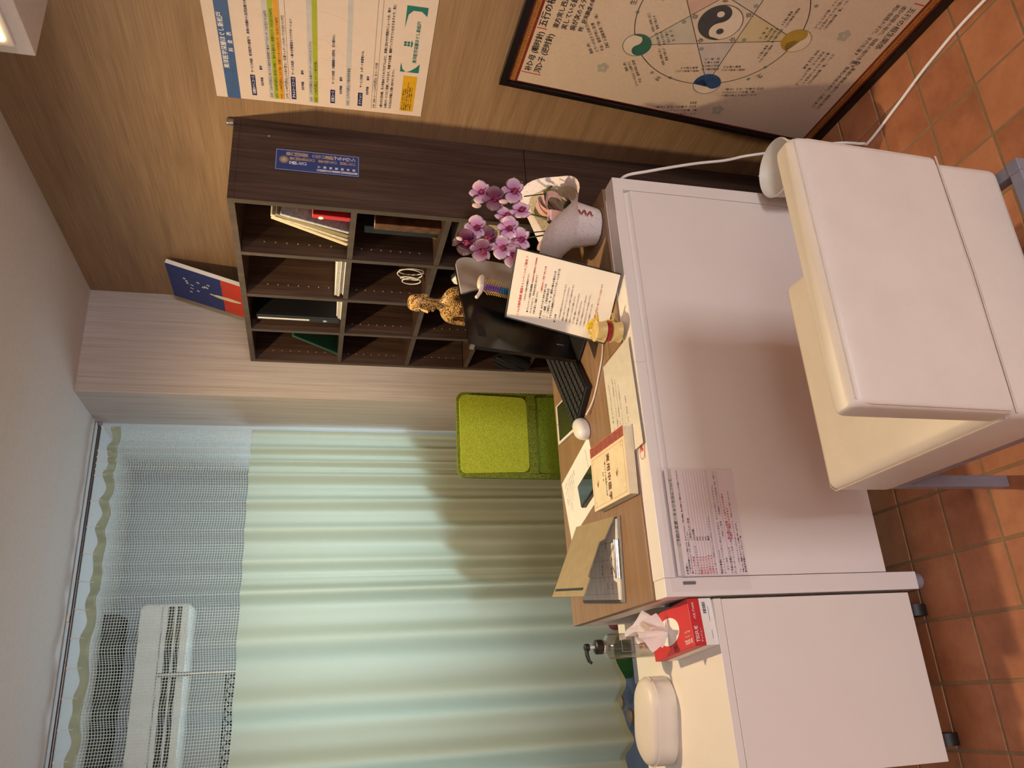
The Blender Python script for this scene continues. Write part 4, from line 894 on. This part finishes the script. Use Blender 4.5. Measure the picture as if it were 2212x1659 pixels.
for k, p in enumerate(pts):
    zc = .092-.0024*k; rr = .052+.23*(zc-.0); rr = .0545+(.0755-.0545)*(zc/.098)+.003+.0045*abs(sin(k*.78)); a = R(-93)+.16*sin(k*.78)*(.6 if k > 3 else .3)
    V.append((rb2.bm.verts.new((rr*cos(a), rr*sin(a), zc)), rb2.bm.verts.new((rr*cos(a)*1.0, rr*sin(a), zc-.005))))
for i in range(len(V)-1): rb2.bm.faces.new((V[i][0], V[i][1], V[i+1][1], V[i+1][0]))
obj('curled_ribbon', rb2, cr, oc)

# ---------------------------------------------------------------- acupuncture figure (printed anatomical doll)
def doll_mat():
    m, nt, N, L, p = nodes('printed_ochre_vinyl'); tc = N.new('ShaderNodeTexCoord')
    base = N.new('ShaderNodeRGB'); base.outputs[0].default_value = S(218, 172, 98)
    mp_ = N.new('ShaderNodeMapping'); mp_.inputs['Scale'].default_value = (170, 170, 330); L.new(tc.outputs['Object'], mp_.inputs['Vector'])
    v = N.new('ShaderNodeTexVoronoi'); v.distance = 'CHEBYCHEV'; v.inputs['Scale'].default_value = 1; L.new(mp_.outputs['Vector'], v.inputs['Vector'])
    lt_ = N.new('ShaderNodeMath'); lt_.operation = 'LESS_THAN'; lt_.inputs[1].default_value = .37; L.new(v.outputs['Distance'], lt_.inputs[0])
    nz = N.new('ShaderNodeTexNoise'); nz.inputs['Scale'].default_value = 18; L.new(tc.outputs['Object'], nz.inputs['Vector'])
    g2 = N.new('ShaderNodeMath'); g2.operation = 'GREATER_THAN'; g2.inputs[1].default_value = .42; L.new(nz.outputs['Fac'], g2.inputs[0])
    mm = N.new('ShaderNodeMath'); mm.operation = 'MULTIPLY'; L.new(lt_.outputs[0], mm.inputs[0]); L.new(g2.outputs[0], mm.inputs[1])
    wv = N.new('ShaderNodeTexWave'); wv.inputs['Scale'].default_value = 16; wv.inputs['Distortion'].default_value = 5; wv.inputs['Detail'].default_value = 1; L.new(tc.outputs['Object'], wv.inputs['Vector'])
    g3 = N.new('ShaderNodeMath'); g3.operation = 'GREATER_THAN'; g3.inputs[1].default_value = .975; L.new(wv.outputs['Fac'], g3.inputs[0])
    m1 = N.new('ShaderNodeMix'); m1.data_type = 'RGBA'; m1.inputs['B'].default_value = S(110, 40, 26); L.new(g3.outputs[0], m1.inputs['Factor']); L.new(base.outputs[0], m1.inputs['A'])
    m2 = N.new('ShaderNodeMix'); m2.data_type = 'RGBA'; m2.inputs['B'].default_value = S(36, 24, 20); L.new(mm.outputs[0], m2.inputs['Factor']); L.new(m1.outputs['Result'], m2.inputs['A'])
    L.new(m2.outputs['Result'], p.inputs['Base Color']); p.inputs['Roughness'].default_value = .4; return m
def skin_body(name, parent, verts, edges, m, sub=2):
    me = bpy.data.meshes.new(name); me.from_pydata([v[:3] for v in verts], edges, []); o = bpy.data.objects.new(name, me); COL.objects.link(o)
    sk = o.modifiers.new('skin', 'SKIN'); sk.use_smooth_shade = True
    for i, v in enumerate(verts): me.skin_vertices[0].data[i].radius = (v[3], v[4] if len(v) > 4 else v[3]); me.skin_vertices[0].data[i].use_root = (i == 0)
    su = o.modifiers.new('sub', 'SUBSURF'); su.levels = sub; su.render_levels = sub
    bpy.context.view_layer.update(); ev = o.evaluated_get(bpy.context.evaluated_depsgraph_get()); m2 = bpy.data.meshes.new_from_object(ev)
    bpy.data.objects.remove(o); m2.materials.clear(); m2.materials.append(m); m2.polygons.foreach_set('use_smooth', [True]*len(m2.polygons))
    return meshobj(name, m2, parent)
ac = thing('acupuncture_figure', 'ochre acupuncture figure printed with black points standing behind the display', 'figure', (-.478, -.945, ZT), R(25))
# local: the figure faces -X
V_ = [(0, 0, .245, .033, .030), (-.004, 0, .275, .034, .027), (-.006, 0, .315, .040, .030), (-.006, 0, .350, .044, .032), (0, 0, .378, .036, .028), (.004, 0, .398, .018, .017), (.002, 0, .418, .017, .017), (0, 0, .438, .027, .023), (.003, 0, .470, .036, .028), (.004, 0, .496, .031, .026), (.004, 0, .508, .018, .016)]
E_ = [(i, i+1) for i in range(10)]
n0 = len(V_)
for s_ in (-1, 1):
    i = len(V_); V_ += [(0, s_*.050, .372, .020), (.002, s_*.064, .335, .016), (.0, s_*.070, .285, .0135), (-.006, s_*.072, .245, .012), (-.012, s_*.072, .205, .010), (-.016, s_*.072, .175, .010, .006)]
    E_ += [(4, i)]+[(i+k, i+k+1) for k in range(5)]
    i = len(V_); V_ += [(0, s_*.020, .225, .026), (0, s_*.025, .17, .023), (-.002, s_*.026, .125, .018), (.004, s_*.027, .08, .0175), (.002, s_*.028, .03, .011), (-.022, s_*.030, .010, .010)]
    E_ += [(0, i)]+[(i+k, i+k+1) for k in range(5)]
dm = doll_mat(); obj('stand', B().lathe([(.075, 0), (.078, .003), (.075, .012)], 32), mat('dark_wood_stand', S(60, 40, 30), .5), ac, True)
bd_ = skin_body('figure_body', ac, V_, E_, dm); bd_.location = (0, 0, .010)
fa = B().tube([(-.024, 0, .482), (-.036, 0, .466), (-.043, 0, .455), (-.032, 0, .450)], [.003, .005, .006, .003], 8); obj('nose', fa, dm, ac, True)
obj('chin', B().ball((-.026, 0, .436), .010, .010, .007, 8), dm, ac, True); obj('lips', B().ball((-.0335, 0, .4475), .005, .008, .0028, 6), mat('doll_lip', S(170, 96, 60), .4), ac, True)
for s_ in (-1, 1):
    obj('ear', B().ball((.006, s_*.0295, .466), .009, .004, .014, 8), dm, ac, True); obj('eye', B().ball((-.028, s_*.011, .476), .004, .005, .003, 6), mat('doll_eye', S(40, 28, 24), .3), ac, True)

# ---------------------------------------------------------------- tablet, mouse, papers, phone, book
tbt = thing('tablet', 'white tablet with a dark screen lying on the desk in front of the green chair', 'tablet', (-.866, -.952, ZT), R(-2))
obj('body', B().box(-.068, .068, -.100, .100, 0, .0075, .003), white_plastic, tbt, True); obj('screen', B().box(-.060, .060, -.080, .080, .0075, .0080), mat('dark_screen', S(26, 30, 34), .08), tbt); obj('camera_dot', B().tube([(0, .09, .0075), (0, .09, .0081)], .002, 10), black_gloss, tbt)
ms = thing('mouse', 'white computer mouse with a cord on the desk', 'mouse', (-.958, -1.098, ZT), R(-38))
obj('shell', loft([[(x*s_, y*s_+o_, z) for x, y in [(.031*cos(a_*pi/12), .055*sin(a_*pi/12)) for a_ in range(24)]] for s_, o_, z in ((.94, 0, .001), (1, 0, .006), (.99, -.001, .014), (.92, -.004, .022), (.78, -.007, .029), (.55, -.010, .0335), (.25, -.012, .035))]), white_plastic, ms, True)
obj('wheel', B().tube([(-.003, .028, .026), (.003, .028, .026)], .007, 14), grey_metal, ms, True); obj('split_line', B().box(-.0004, .0004, .006, .052, .008, .0312), grey_ink, ms)
mcord = smoothpts([(-.932, -1.150, .745), (-.90, -1.205, .737), (-.84, -1.275, .7365), (-.80, -1.31, .7365), (-.755, -1.32, .737), (-.72, -1.27, .737), (-.70, -1.20, .737)], 8)
obj('cord', B().tube(mcord, .0022, 7), white_plastic, ms, True, True)
sh = thing('paper_sheet', 'loose white printed sheet under the phone on the desk', 'paper', (-1.121, -1.000, ZT), R(14))
obj('sheet', B().box(-.100, .100, -.148, .148, 0, .0006), paper, sh)
MSh = plane((0, 0, .0006), (-1, 0, 0), (0, -1, 0))
text('sheet_lettering', sh, grey_ink, MSh, [(s_, -.08, -.12+.016*i, .0062) for i, s_ in enumerate(('氏名　　住所　　電話番号', '症状の経過についてご記入ください', 'いつ頃からどこがどのように痛みますか', '現在お薬を飲まれていますか', '過去の病歴やけがについて', 'ご希望の施術コース', '同意書'))]+[('カウンセリング', -.08, .10, .009)], .01, maxx=.085)
phn = thing('phone', 'dark smartphone in a thick case lying on the loose sheet', 'phone', (-1.137, -1.098, ZT+.0008), R(13)); obj('case', B().box(-.037, .037, -.072, .072, 0, .014, .004), black_plastic, phn, True); obj('screen', B().box(-.0335, .0335, -.0685, .0685, .014, .0143), mat('phone_glass', S(30, 40, 44), .05), phn)
bo = thing('textbook', 'cream medical textbook with a red patterned spine band on the desk', 'book', (-1.150, -1.312, ZT+.0008), R(-3))
obj('cover', B().box(-.091, .091, -.128, .128, .024, .0255, .0005, 1), mat('cream_cover', S(236, 220, 186), .4), bo); obj('pages', B().box(-.089, .088, -.126, .126, .002, .024), cream, bo); obj('back_cover', B().box(-.091, .091, -.128, .128, 0, .002, .0005, 1), paper, bo); obj('spine', B().box(.088, .091, -.128, .128, .002, .024), paper, bo)
MBk = plane((0, 0, .0255), (-1, 0, 0), (0, -1, 0)); b = B(); flat(b, MBk, rect(-.090, -.062, -.127, .127)); obj('red_band', b, mat('red_brocade', S(176, 72, 56), .5, var=.35, vscale=120), bo)
b = B()
for k in range(7): ring(b, MBk, -.076, -.106+.035*k, .0085, .003, 16, z=.0007); disc(b, MBk, -.076, -.106+.035*k, .004, 10, .0007)
obj('band_roundels', b, mat('grey_brocade', S(104, 96, 92), .5), bo)
b = B(); x0, x1, y0, y1 = -.054, .082, -.118, .118
for r_ in (rect(x0, x1, y0, y0+.0007), rect(x0, x1, y1-.0007, y1), rect(x0, x0+.0007, y0, y1), rect(x1-.0007, x1, y0, y1)): flat(b, MBk, r_)
for sx_, sy_ in ((x0, y0), (x1-.014, y0), (x0, y1-.014), (x1-.014, y1-.014)):
    for r_ in (rect(sx_, sx_+.014, sy_, sy_+.0006), rect(sx_, sx_+.014, sy_+.0134, sy_+.014), rect(sx_, sx_+.0006, sy_, sy_+.014), rect(sx_+.0134, sx_+.014, sy_, sy_+.014)): flat(b, MBk, r_)
obj('cover_border', b, mat('salmon_print', S(206, 130, 100), .5), bo)
text('cover_title', bo, mat('dark_red_print', S(110, 36, 32), .5), MBk, [(ch, -.034+.026*i, -.004, .0235, 'CENTER') for i, ch in enumerate('実用中医学')], .02)
text('cover_subtitle', bo, ink, MBk, [('一聯づくりの基礎から応用', -.036, -.024, .0085), ('監修　著', -.004, -.042, .0065)], .015)
for (cx_, cy_) in ((.016, .062), (.016, -.082)):
    for k, c_ in enumerate((S(222, 190, 70), S(206, 110, 100), S(76, 60, 100))): b = B(); flat(b, MBk, [(cx_-.008+.004*k, cy_+.006-.004*k), (cx_+.004+.004*k, cy_+.009-.004*k), (cx_+.006+.004*k, cy_+.004-.004*k), (cx_-.006+.004*k, cy_+.001-.004*k)]); obj('motif', b, mat(f'motif_{k}', c_, .5), bo)

# ---------------------------------------------------------------- clipboard
cl = thing('clipboard', 'tan clipboard folder half open over a filled-in form on the desk', 'clipboard', (-1.362, -1.122, ZT), R(-7))
tan = mat('tan_board', S(162, 146, 114), .6); obj('board', B().box(-.112, .112, -.165, .165, 0, .004, .0015), mat('grey_board', S(130, 124, 118), .6), cl); obj('form_sheets', B().box(-.105, .105, -.150, .155, .004, .008), mat('form_paper', S(236, 230, 222), .7), cl)
b = B(); MCl = plane((0, 0, .008), (1, 0, 0), (0, 1, 0))
for k in range(9): line(b, MCl, (-.1, -.14+.034*k), (.1, -.14+.034*k), .0006)
for k in range(5): line(b, MCl, (-.09+.045*k, -.14), (-.09+.045*k, .14), .0005)
obj('form_lines', b, grey_ink, cl)
text('form_lettering', cl, grey_ink, MCl, [('お名前', -.09, -.10, .010), ('ご住所', -.09, -.066, .010), ('腰痛・肩こり', -.04, -.10, .010), ('既往歴 なし', -.04, -.03, .010), ('同意', .03, -.066, .010), ('記入日', .03, .0, .010)])
ang = R(23); MCv = plane((.110, 0, .010), (-cos(ang), 0, sin(ang)), (0, -1, 0)); cw, c0, c1 = .222, -.165, .118
poly = [(0, c0), (cw, c0), (cw, c1)]+[(.172, c1-.0), (.166, c1-.022), (.070, c1-.022), (.062, c1+.012), (.0, c1+.03)]
obj('cover_flap', B().prism(poly, 0, .003, MCv), tan, cl)
obj('elastic_band', B().prism(rect(cw-.024, cw-.017, c0+.015, c1-.025), -.0012, .0042, MCv), black_plastic, cl)
cp = B().tube([(-.050, -.142, .011), (.050, -.142, .011)], .006, 12); obj('clip_bar', cp, chrome, cl, True); obj('clip_wire', B().tube([(-.046, -.142, .014), (0, -.118, .019), (.046, -.142, .014)], .0016, 8), chrome, cl, True); obj('clip_plate', B().box(-.052, .052, -.152, -.132, .004, .010, .002), chrome, cl)

# ---------------------------------------------------------------- sheets on the front edge and front panel
ls = thing('laminated_sheet', 'clear sleeve with a printed sheet lying along the front edge of the desk', 'sheet', (-.986, -1.396, ZT+.0001), R(2))
obj('sheet', B().box(-.150, .150, -.098, .096, 0, .0005), mat('sleeve_paper', S(246, 240, 228), .35), ls); obj('sleeve', B().box(-.156, .156, -.102, .102, .0006, .0007), film('sleeve_film', (.995, .995, .99, 1), .15, .1), ls)
text('sheet_lettering', ls, grey_ink, plane((0, 0, .0007), (1, 0, 0), (0, 1, 0)), [('ご来店の皆様へ　キャンペーンについて', -.13, .066, .012)]+[(s_, -.13, .040-.018*i, .0075) for i, s_ in enumerate(('お客様の大切なお時間を頂戴しておりますので、予約時間の厳守に', 'ご協力をお願いいたします。施術内容についてはスタッフまで', 'ご遠慮なくお申し付けください。またのご来店を心より', 'お待ちしております。', '営業時間　10:00〜21:00　定休日　水曜日'))], maxx=.14)
em = thing('emblem_sticker', 'small red printed oval emblem on the white front edge of the desk', 'sticker', (-1.135, -1.472, ZR), 0)
MEm = plane((0, 0, .0003), (-1, 0, 0), (0, -1, 0)); rp_ = mat('crimson_print', S(196, 60, 48), .5)
b = B(); n = 40
for k in range(n):
    a, c_ = 2*pi*k/n, 2*pi*(k+1)/n; b.poly([MEm @ Vector((rx*cos(q), ry*sin(q), .0003)) for rx, ry, q in ((.033, .016, a), (.0315, .0148, a), (.0315, .0148, c_), (.033, .016, c_))])
obj('oval_line', b, rp_, em); b = B(); disc(b, MEm, 0, .001, .007, 16, ry=.006); disc(b, MEm, -.010, -.002, .004, 10); disc(b, MEm, .009, .005, .004, 10); flat(b, MEm, [(-.018, -.006), (.014, -.009), (.010, -.004), (-.012, -.001)]); obj('scroll_mark', b, rp_, em)
b = B()
for k in range(12): ring(b, MEm, -.030+.0055*k, .0205-.002*abs(k-5.5)*.6, .0028, .0008, 10)
obj('curl_line', b, rp_, em)
cn = thing('cancel_notice', 'printed cancellation notice in a clear sleeve taped to the desk front', 'notice', (-1.333, DY0-.0016, .603))
obj('sheet', B().box(-.130, .130, -.0006, .0006, -.096, .088), mat('notice_white', S(238, 226, 228), .5, var=.01), cn); obj('sleeve', B().box(-.166, .134, -.0016, -.0012, -.098, .108), film('notice_sleeve', (.995, .99, .995, 1), .15, .12), cn); obj('tape', B().box(-.150, -.143, -.0019, -.0013, .046, .078), grey_ink, cn)
MCn = plane((0, -.0006, 0), (1, 0, 0), (0, 0, 1)); b = B(); flat(b, MCn, rect(-.130, .130, .070, .080)); obj('title_band', b, mat('sage_print', S(196, 196, 186), .6), cn)
text('notice_title', cn, ink, MCn, [('ご予約の変更・キャンセルについて', -.062, .0715, .0105)], .03)
text('notice_red', cn, red_ink, MCn, [('キャンセル料金', -.128, .040, .0062), ('無断キャンセル', -.128, .0235, .0062), ('当日キャンセル', -.128, .016, .0062), ('前日キャンセル', -.128, .0085, .0062), ('2日前キャンセル', -.128, .001, .0062), ('3日前キャンセル', -.128, -.0065, .0062), ('別の週への変更 → 上記キャンセル料の', -.046, -.062, .0066), ('半額をご負担いただきます', -.046, -.070, .0066)], .02)
text('notice_lettering', cn, ink, MCn, [('お客様へ', -.128, .060, .0068), ('いつも東洋医学深層ほぐしをご利用いただき、ありがとうございます。ご予約の時間は、他のお客様にもご迷惑となることになる場合もございますので', -.126, .0535, .0050), ('誠にキャンセルのルールをご案内いたします。', -.126, .0475, .0050), ('キャンセルのタイミング', -.128, .031, .0062), ('ご負担いただく料金', -.048, .040, .0062), ('100%(全額)', -.048, .031, .0060), ('80%', -.048, .0235, .0060), ('70%', -.048, .016, .0060), ('50%', -.048, .0085, .0060), ('30%', -.048, .001, .0060), ('無料', -.048, -.0065, .0060), ('特別な事情について', -.128, -.030, .0064), ('ご予約の変更について', -.128, -.058, .0064), ('今後ともご理解のほどよろしくお願い申し上げます。', -.126, -.0865, .0052), ('東洋医学深層ほぐし スタッフ一同', -.126, -.0935, .0058)], .015, maxx=.126)
text('notice_blue', cn, mat('blue_ink', S(92, 100, 140), .7), MCn, [('4日以上前のご連絡はキャンセル料はいただきません', -.128, -.0145, .0060), ('以下のようなやむを得ない理由がある場合は、キャンセル料はいただきません。', -.128, -.038, .0062), ('・急なご病気', -.126, -.047, .0062), ('・ご家族のご事情', -.05, -.047, .0062), ('・交通機関のトラブルや自然災害（台風・地震など）', .010, -.047, .0058), ('同じ週の別の日への変更 → 無料で振替可能です', -.128, -.066, .0060), ('なお、この制度をより多くの方がお使いになりますので、ご理解のほどお願いいたします。', -.126, -.0785, .0050)], .01, maxx=.126)
b = B()
for k in range(9): line(b, MCn, (-.128, .038-.0075*k), (.128, .038-.0075*k), .0004)
for y in (-.052, -.0255): line(b, MCn, (-.128, y), (.128, y), .0004)
obj('table_lines', b, grey_ink, cn)

# ---------------------------------------------------------------- curtain on its rail
XC0, XC1 = -.478, -3.22
def freq(x): return 2*pi*(7.6+13*exp(-((x+.635)/.05)**2) if x > -1.15 else 4.2+3.4*exp(-((x+1.15)/.12)**2))
NS = 700; XS = [XC0+(XC1-XC0)*k/NS for k in range(NS+1)]; PH = [0]
for k in range(NS): PH.append(PH[-1]+freq(XS[k])*(XS[k]-XS[k+1]))
def fold(k, z):
    x = XS[k]; g = exp(-((x+.635)/.06)**2); low = (2.4-z)/2.3
    a = (.034-.016*g)*(1 if x > -1.15 else 1.35)*(.55+.6*low)
    return YW+a*(sin(PH[k])+.28*sin(2*PH[k]+.9))+.008*sin(PH[k]*.37+1.3*low)+.006*sin(2.3*PH[k]+.7)*low
ZM, ZTOP = 1.812, 2.372
cu = thing('curtain', 'pale green cubicle curtain with white mesh top hanging from a ceiling rail', 'curtain', (-1.85, YW, .13))
def cpt(k, z, dz=0): return Vector((XS[k], fold(k, z)+dz, z))
fab = cloth('pale_green_cloth', S(210, 215, 198), S(208, 222, 204), .48)
zz = [.13+(ZM-.13)*i/26 for i in range(27)]
b = B(); b.keep = True; b.grid(lambda u, v: (lambda k, z: cpt(k, z if v > .001 else z+.006*sin(PH[k]*.5)))(round(u*NS), .13+(ZM-.13)*v), NS+1, 27); obj('cloth_panel', b, fab, cu, True, True, angle=180)
b = B(); b.keep = True; b.grid(lambda u, v: cpt(round(u*NS), .128+.026*v, -.0016), NS+1, 2); obj('bottom_hem', b, cloth('hem_cloth', S(206, 216, 192), S(190, 214, 196), .3), cu, True, True, angle=180)
net = cloth('white_net', S(226, 236, 228), S(226, 240, 232), .35)
b = B(); b.keep = True; wd = .0011; nrow = 53
for i in range(nrow):
    z = ZM+(ZTOP-ZM)*i/(nrow-1); V = [(b.bm.verts.new(cpt(k, z-wd)), b.bm.verts.new(cpt(k, z+wd))) for k in range(0, NS+1, 2)]
    for q in range(len(V)-1): b.bm.faces.new((V[q][0], V[q+1][0], V[q+1][1], V[q][1]))
step = .0112; arc = 0; last = -1
for k in range(1, NS):
    arc += sqrt((XS[k]-XS[k-1])**2+(fold(k, 2.1)-fold(k-1, 2.1))**2)
    if arc-last < step: continue
    last = arc; V = []
    for i in range(13):
        z = ZM+(ZTOP-ZM)*i/12; p = cpt(k, z); t = (cpt(k+1, z)-cpt(k-1, z)).normalized()*wd; V.append((b.bm.verts.new(p-t), b.bm.verts.new(p+t)))
    for q in range(12): b.bm.faces.new((V[q][0], V[q][1], V[q+1][1], V[q+1][0]))
net_o = obj('mesh_net', b, net, cu, False, True); net_o['kind'] = 'stuff'
HS = .112
def scal(k): return .013*sin(pi*((XS[k]-XC0)/HS))**2
b = B(); b.keep = True; b.grid(lambda u, v: (lambda k: Vector((XS[k], fold(k, 2.4), ZTOP-.004-scal(k)*.35+(.042-scal(k)*.65)*v)))(round(u*NS)), NS+1, 3); obj('top_band', b, cloth('olive_band', S(190, 196, 168), S(166, 178, 150), .3), cu, True, True, angle=180)
hk = None; x = XC0-.003
hpos = []
while x > XC1: hpos.append(x); x -= HS if not (-.70 < x < -.585) else HS/4
for x in hpos:
    k = min(range(NS+1), key=lambda q: abs(XS[q]-x)); y = fold(k, 2.4)
    obj('hook', B().tube([(x, YW, 2.444), (x, YW-.003, 2.432), (x, (y+YW)/2, 2.422), (x, y-.002, 2.408), (x, y-.002, 2.394)], .0016, 6).box(x-.004, x+.004, YW-.006, YW+.006, 2.438, 2.446, .001, 1), white_plastic, cu, False, True)
rl = thing('curtain_rail', 'grey metal curtain rail fixed under the ceiling', 'curtain rail', (-1.85, YW, 2.45))
obj('rail', B().tube([(-PW-.004, YW, 2.452), (X0+.002, YW, 2.452)], .0075, 12), mat('dark_steel', S(110, 106, 106), .3, .8), rl, True, True)
obj('end_cap', B().tube([(-PW-.001, YW, 2.452), (-PW-.016, YW, 2.452)], .0105, 12), grey_metal, rl, True, True)
for x in (-1.30, -2.1, -2.9): obj('bracket', B().box(x-.012, x+.012, YW-.012, YW+.012, 2.458, H-.0005, .002), white_plastic, rl, False, True)

# ---------------------------------------------------------------- treatment booth seen through the net
air = thing('air_conditioner', 'white wall air conditioner with black louvre slots seen through the curtain net', 'air conditioner', (-1.62, YB, 2.085))
obj('body', loft([[(x, y, z) for x, z in rrect(.452, .0, .245, .03)] for y in (-.002, -.20)]+[[(x*.985, -.225, .122+(z-.122)*.9) for x, z in rrect(.452, .0, .245, .03)]]), white_plastic, air, True)
obj('louvre_slot', B().box(-.435, .435, -.228, -.10, .078, .108), black_gloss, air); obj('louvre_slot', B().box(-.435, .435, -.228, -.10, .046, .066), black_gloss, air); obj('vane', B().box(-.43, .43, -.231, -.12, .068, .076, .003), white_plastic, air)
obj('front_grille', B().box(-.44, .44, -.228, -.2255, .130, .135), grey_metal, air)
tag(obj('trim_2', B().box(X0+.002, -1.215, .97, 1.20, 2.405, H-.0005, .004), mat('dark_strip', S(62, 60, 54), .7)), kind='structure')  # plain dark strip under the ceiling above the air conditioner
rk = thing('garment_rack', 'steel garment rack pole with a dark lattice bar behind the net', 'rack', (-1.51, .84, 0))
obj('pole', B().tube([(0, 0, .02), (0, 0, 2.19)], .011, 12), steel, rk, True); obj('foot', B().lathe([(.16, 0), (.16, .012), (.03, .02)], 28), grey_metal, rk, True)
obj('lattice_bar', B().tube([(0, 0, 1.885), (-.62, 0, 1.885)], .005, 8).tube([(0, 0, 1.835), (-.62, 0, 1.835)], .005, 8), black_plastic, rk, True)
for k in range(15): obj('lattice_strut', B().tube([(-.04*k, 0, 1.836), (-.04*k-.04, 0, 1.884)], .0035, 6).tube([(-.04*k, 0, 1.884), (-.04*k-.04, 0, 1.836)], .0035, 6), black_plastic, rk)
obj('far_pole', B().tube([(-.62, 0, .02), (-.62, 0, 1.90)], .011, 12), steel, rk, True)
fb = thing('curtain_light_blocker', 'added panel just behind the green curtain shading its lower part', 'light blocker', (-.85, .508, 0))  # added panel, its sloped top shaped to shade the lower curtain from the window
obj('panel', B().prism([(-.40, 0), (.35, 0), (.35, 1.10), (.10, 1.02), (-.20, .93), (-.40, .84)], -.05, .05, plane((0, 0, .002), (1, 0, 0), (0, 0, 1))), mat('beige_vinyl', S(190, 176, 150), .5), fb)
for x in (-.3, .25): obj('leg', B().box(x-.015, x+.015, .055, .085, 0, .6, .002), grey_metal, fb)

# ---------------------------------------------------------------- warm downlight in the ceiling above the desk
dl = thing('downlight', 'round warm ceiling downlight above the desk', 'lamp', (-1.09, -.985, H))
obj('trim_ring', B().lathe([(.066, -.004), (.072, -.006), (.072, -.0005), (.052, -.0005), (.050, -.003)], 36, capb=False, capt=False), white_plastic, dl, True)
obj('bulb', B().lathe([(.0, -.006), (.022, -.0055), (.034, -.003), (.036, -.0008)], 28, capb=False), lamp_glow, dl, True)
l = bpy.data.lights.new('downlight_beam', 'SPOT'); l.energy = 100; l.color = (1.0, .74, .41); l.spot_size = R(172); l.spot_blend = .9; l.shadow_soft_size = .03
o = bpy.data.objects.new('downlight_beam', l); COL.objects.link(o); o.location = (-1.09, -.985, H-.03)
flush_text()
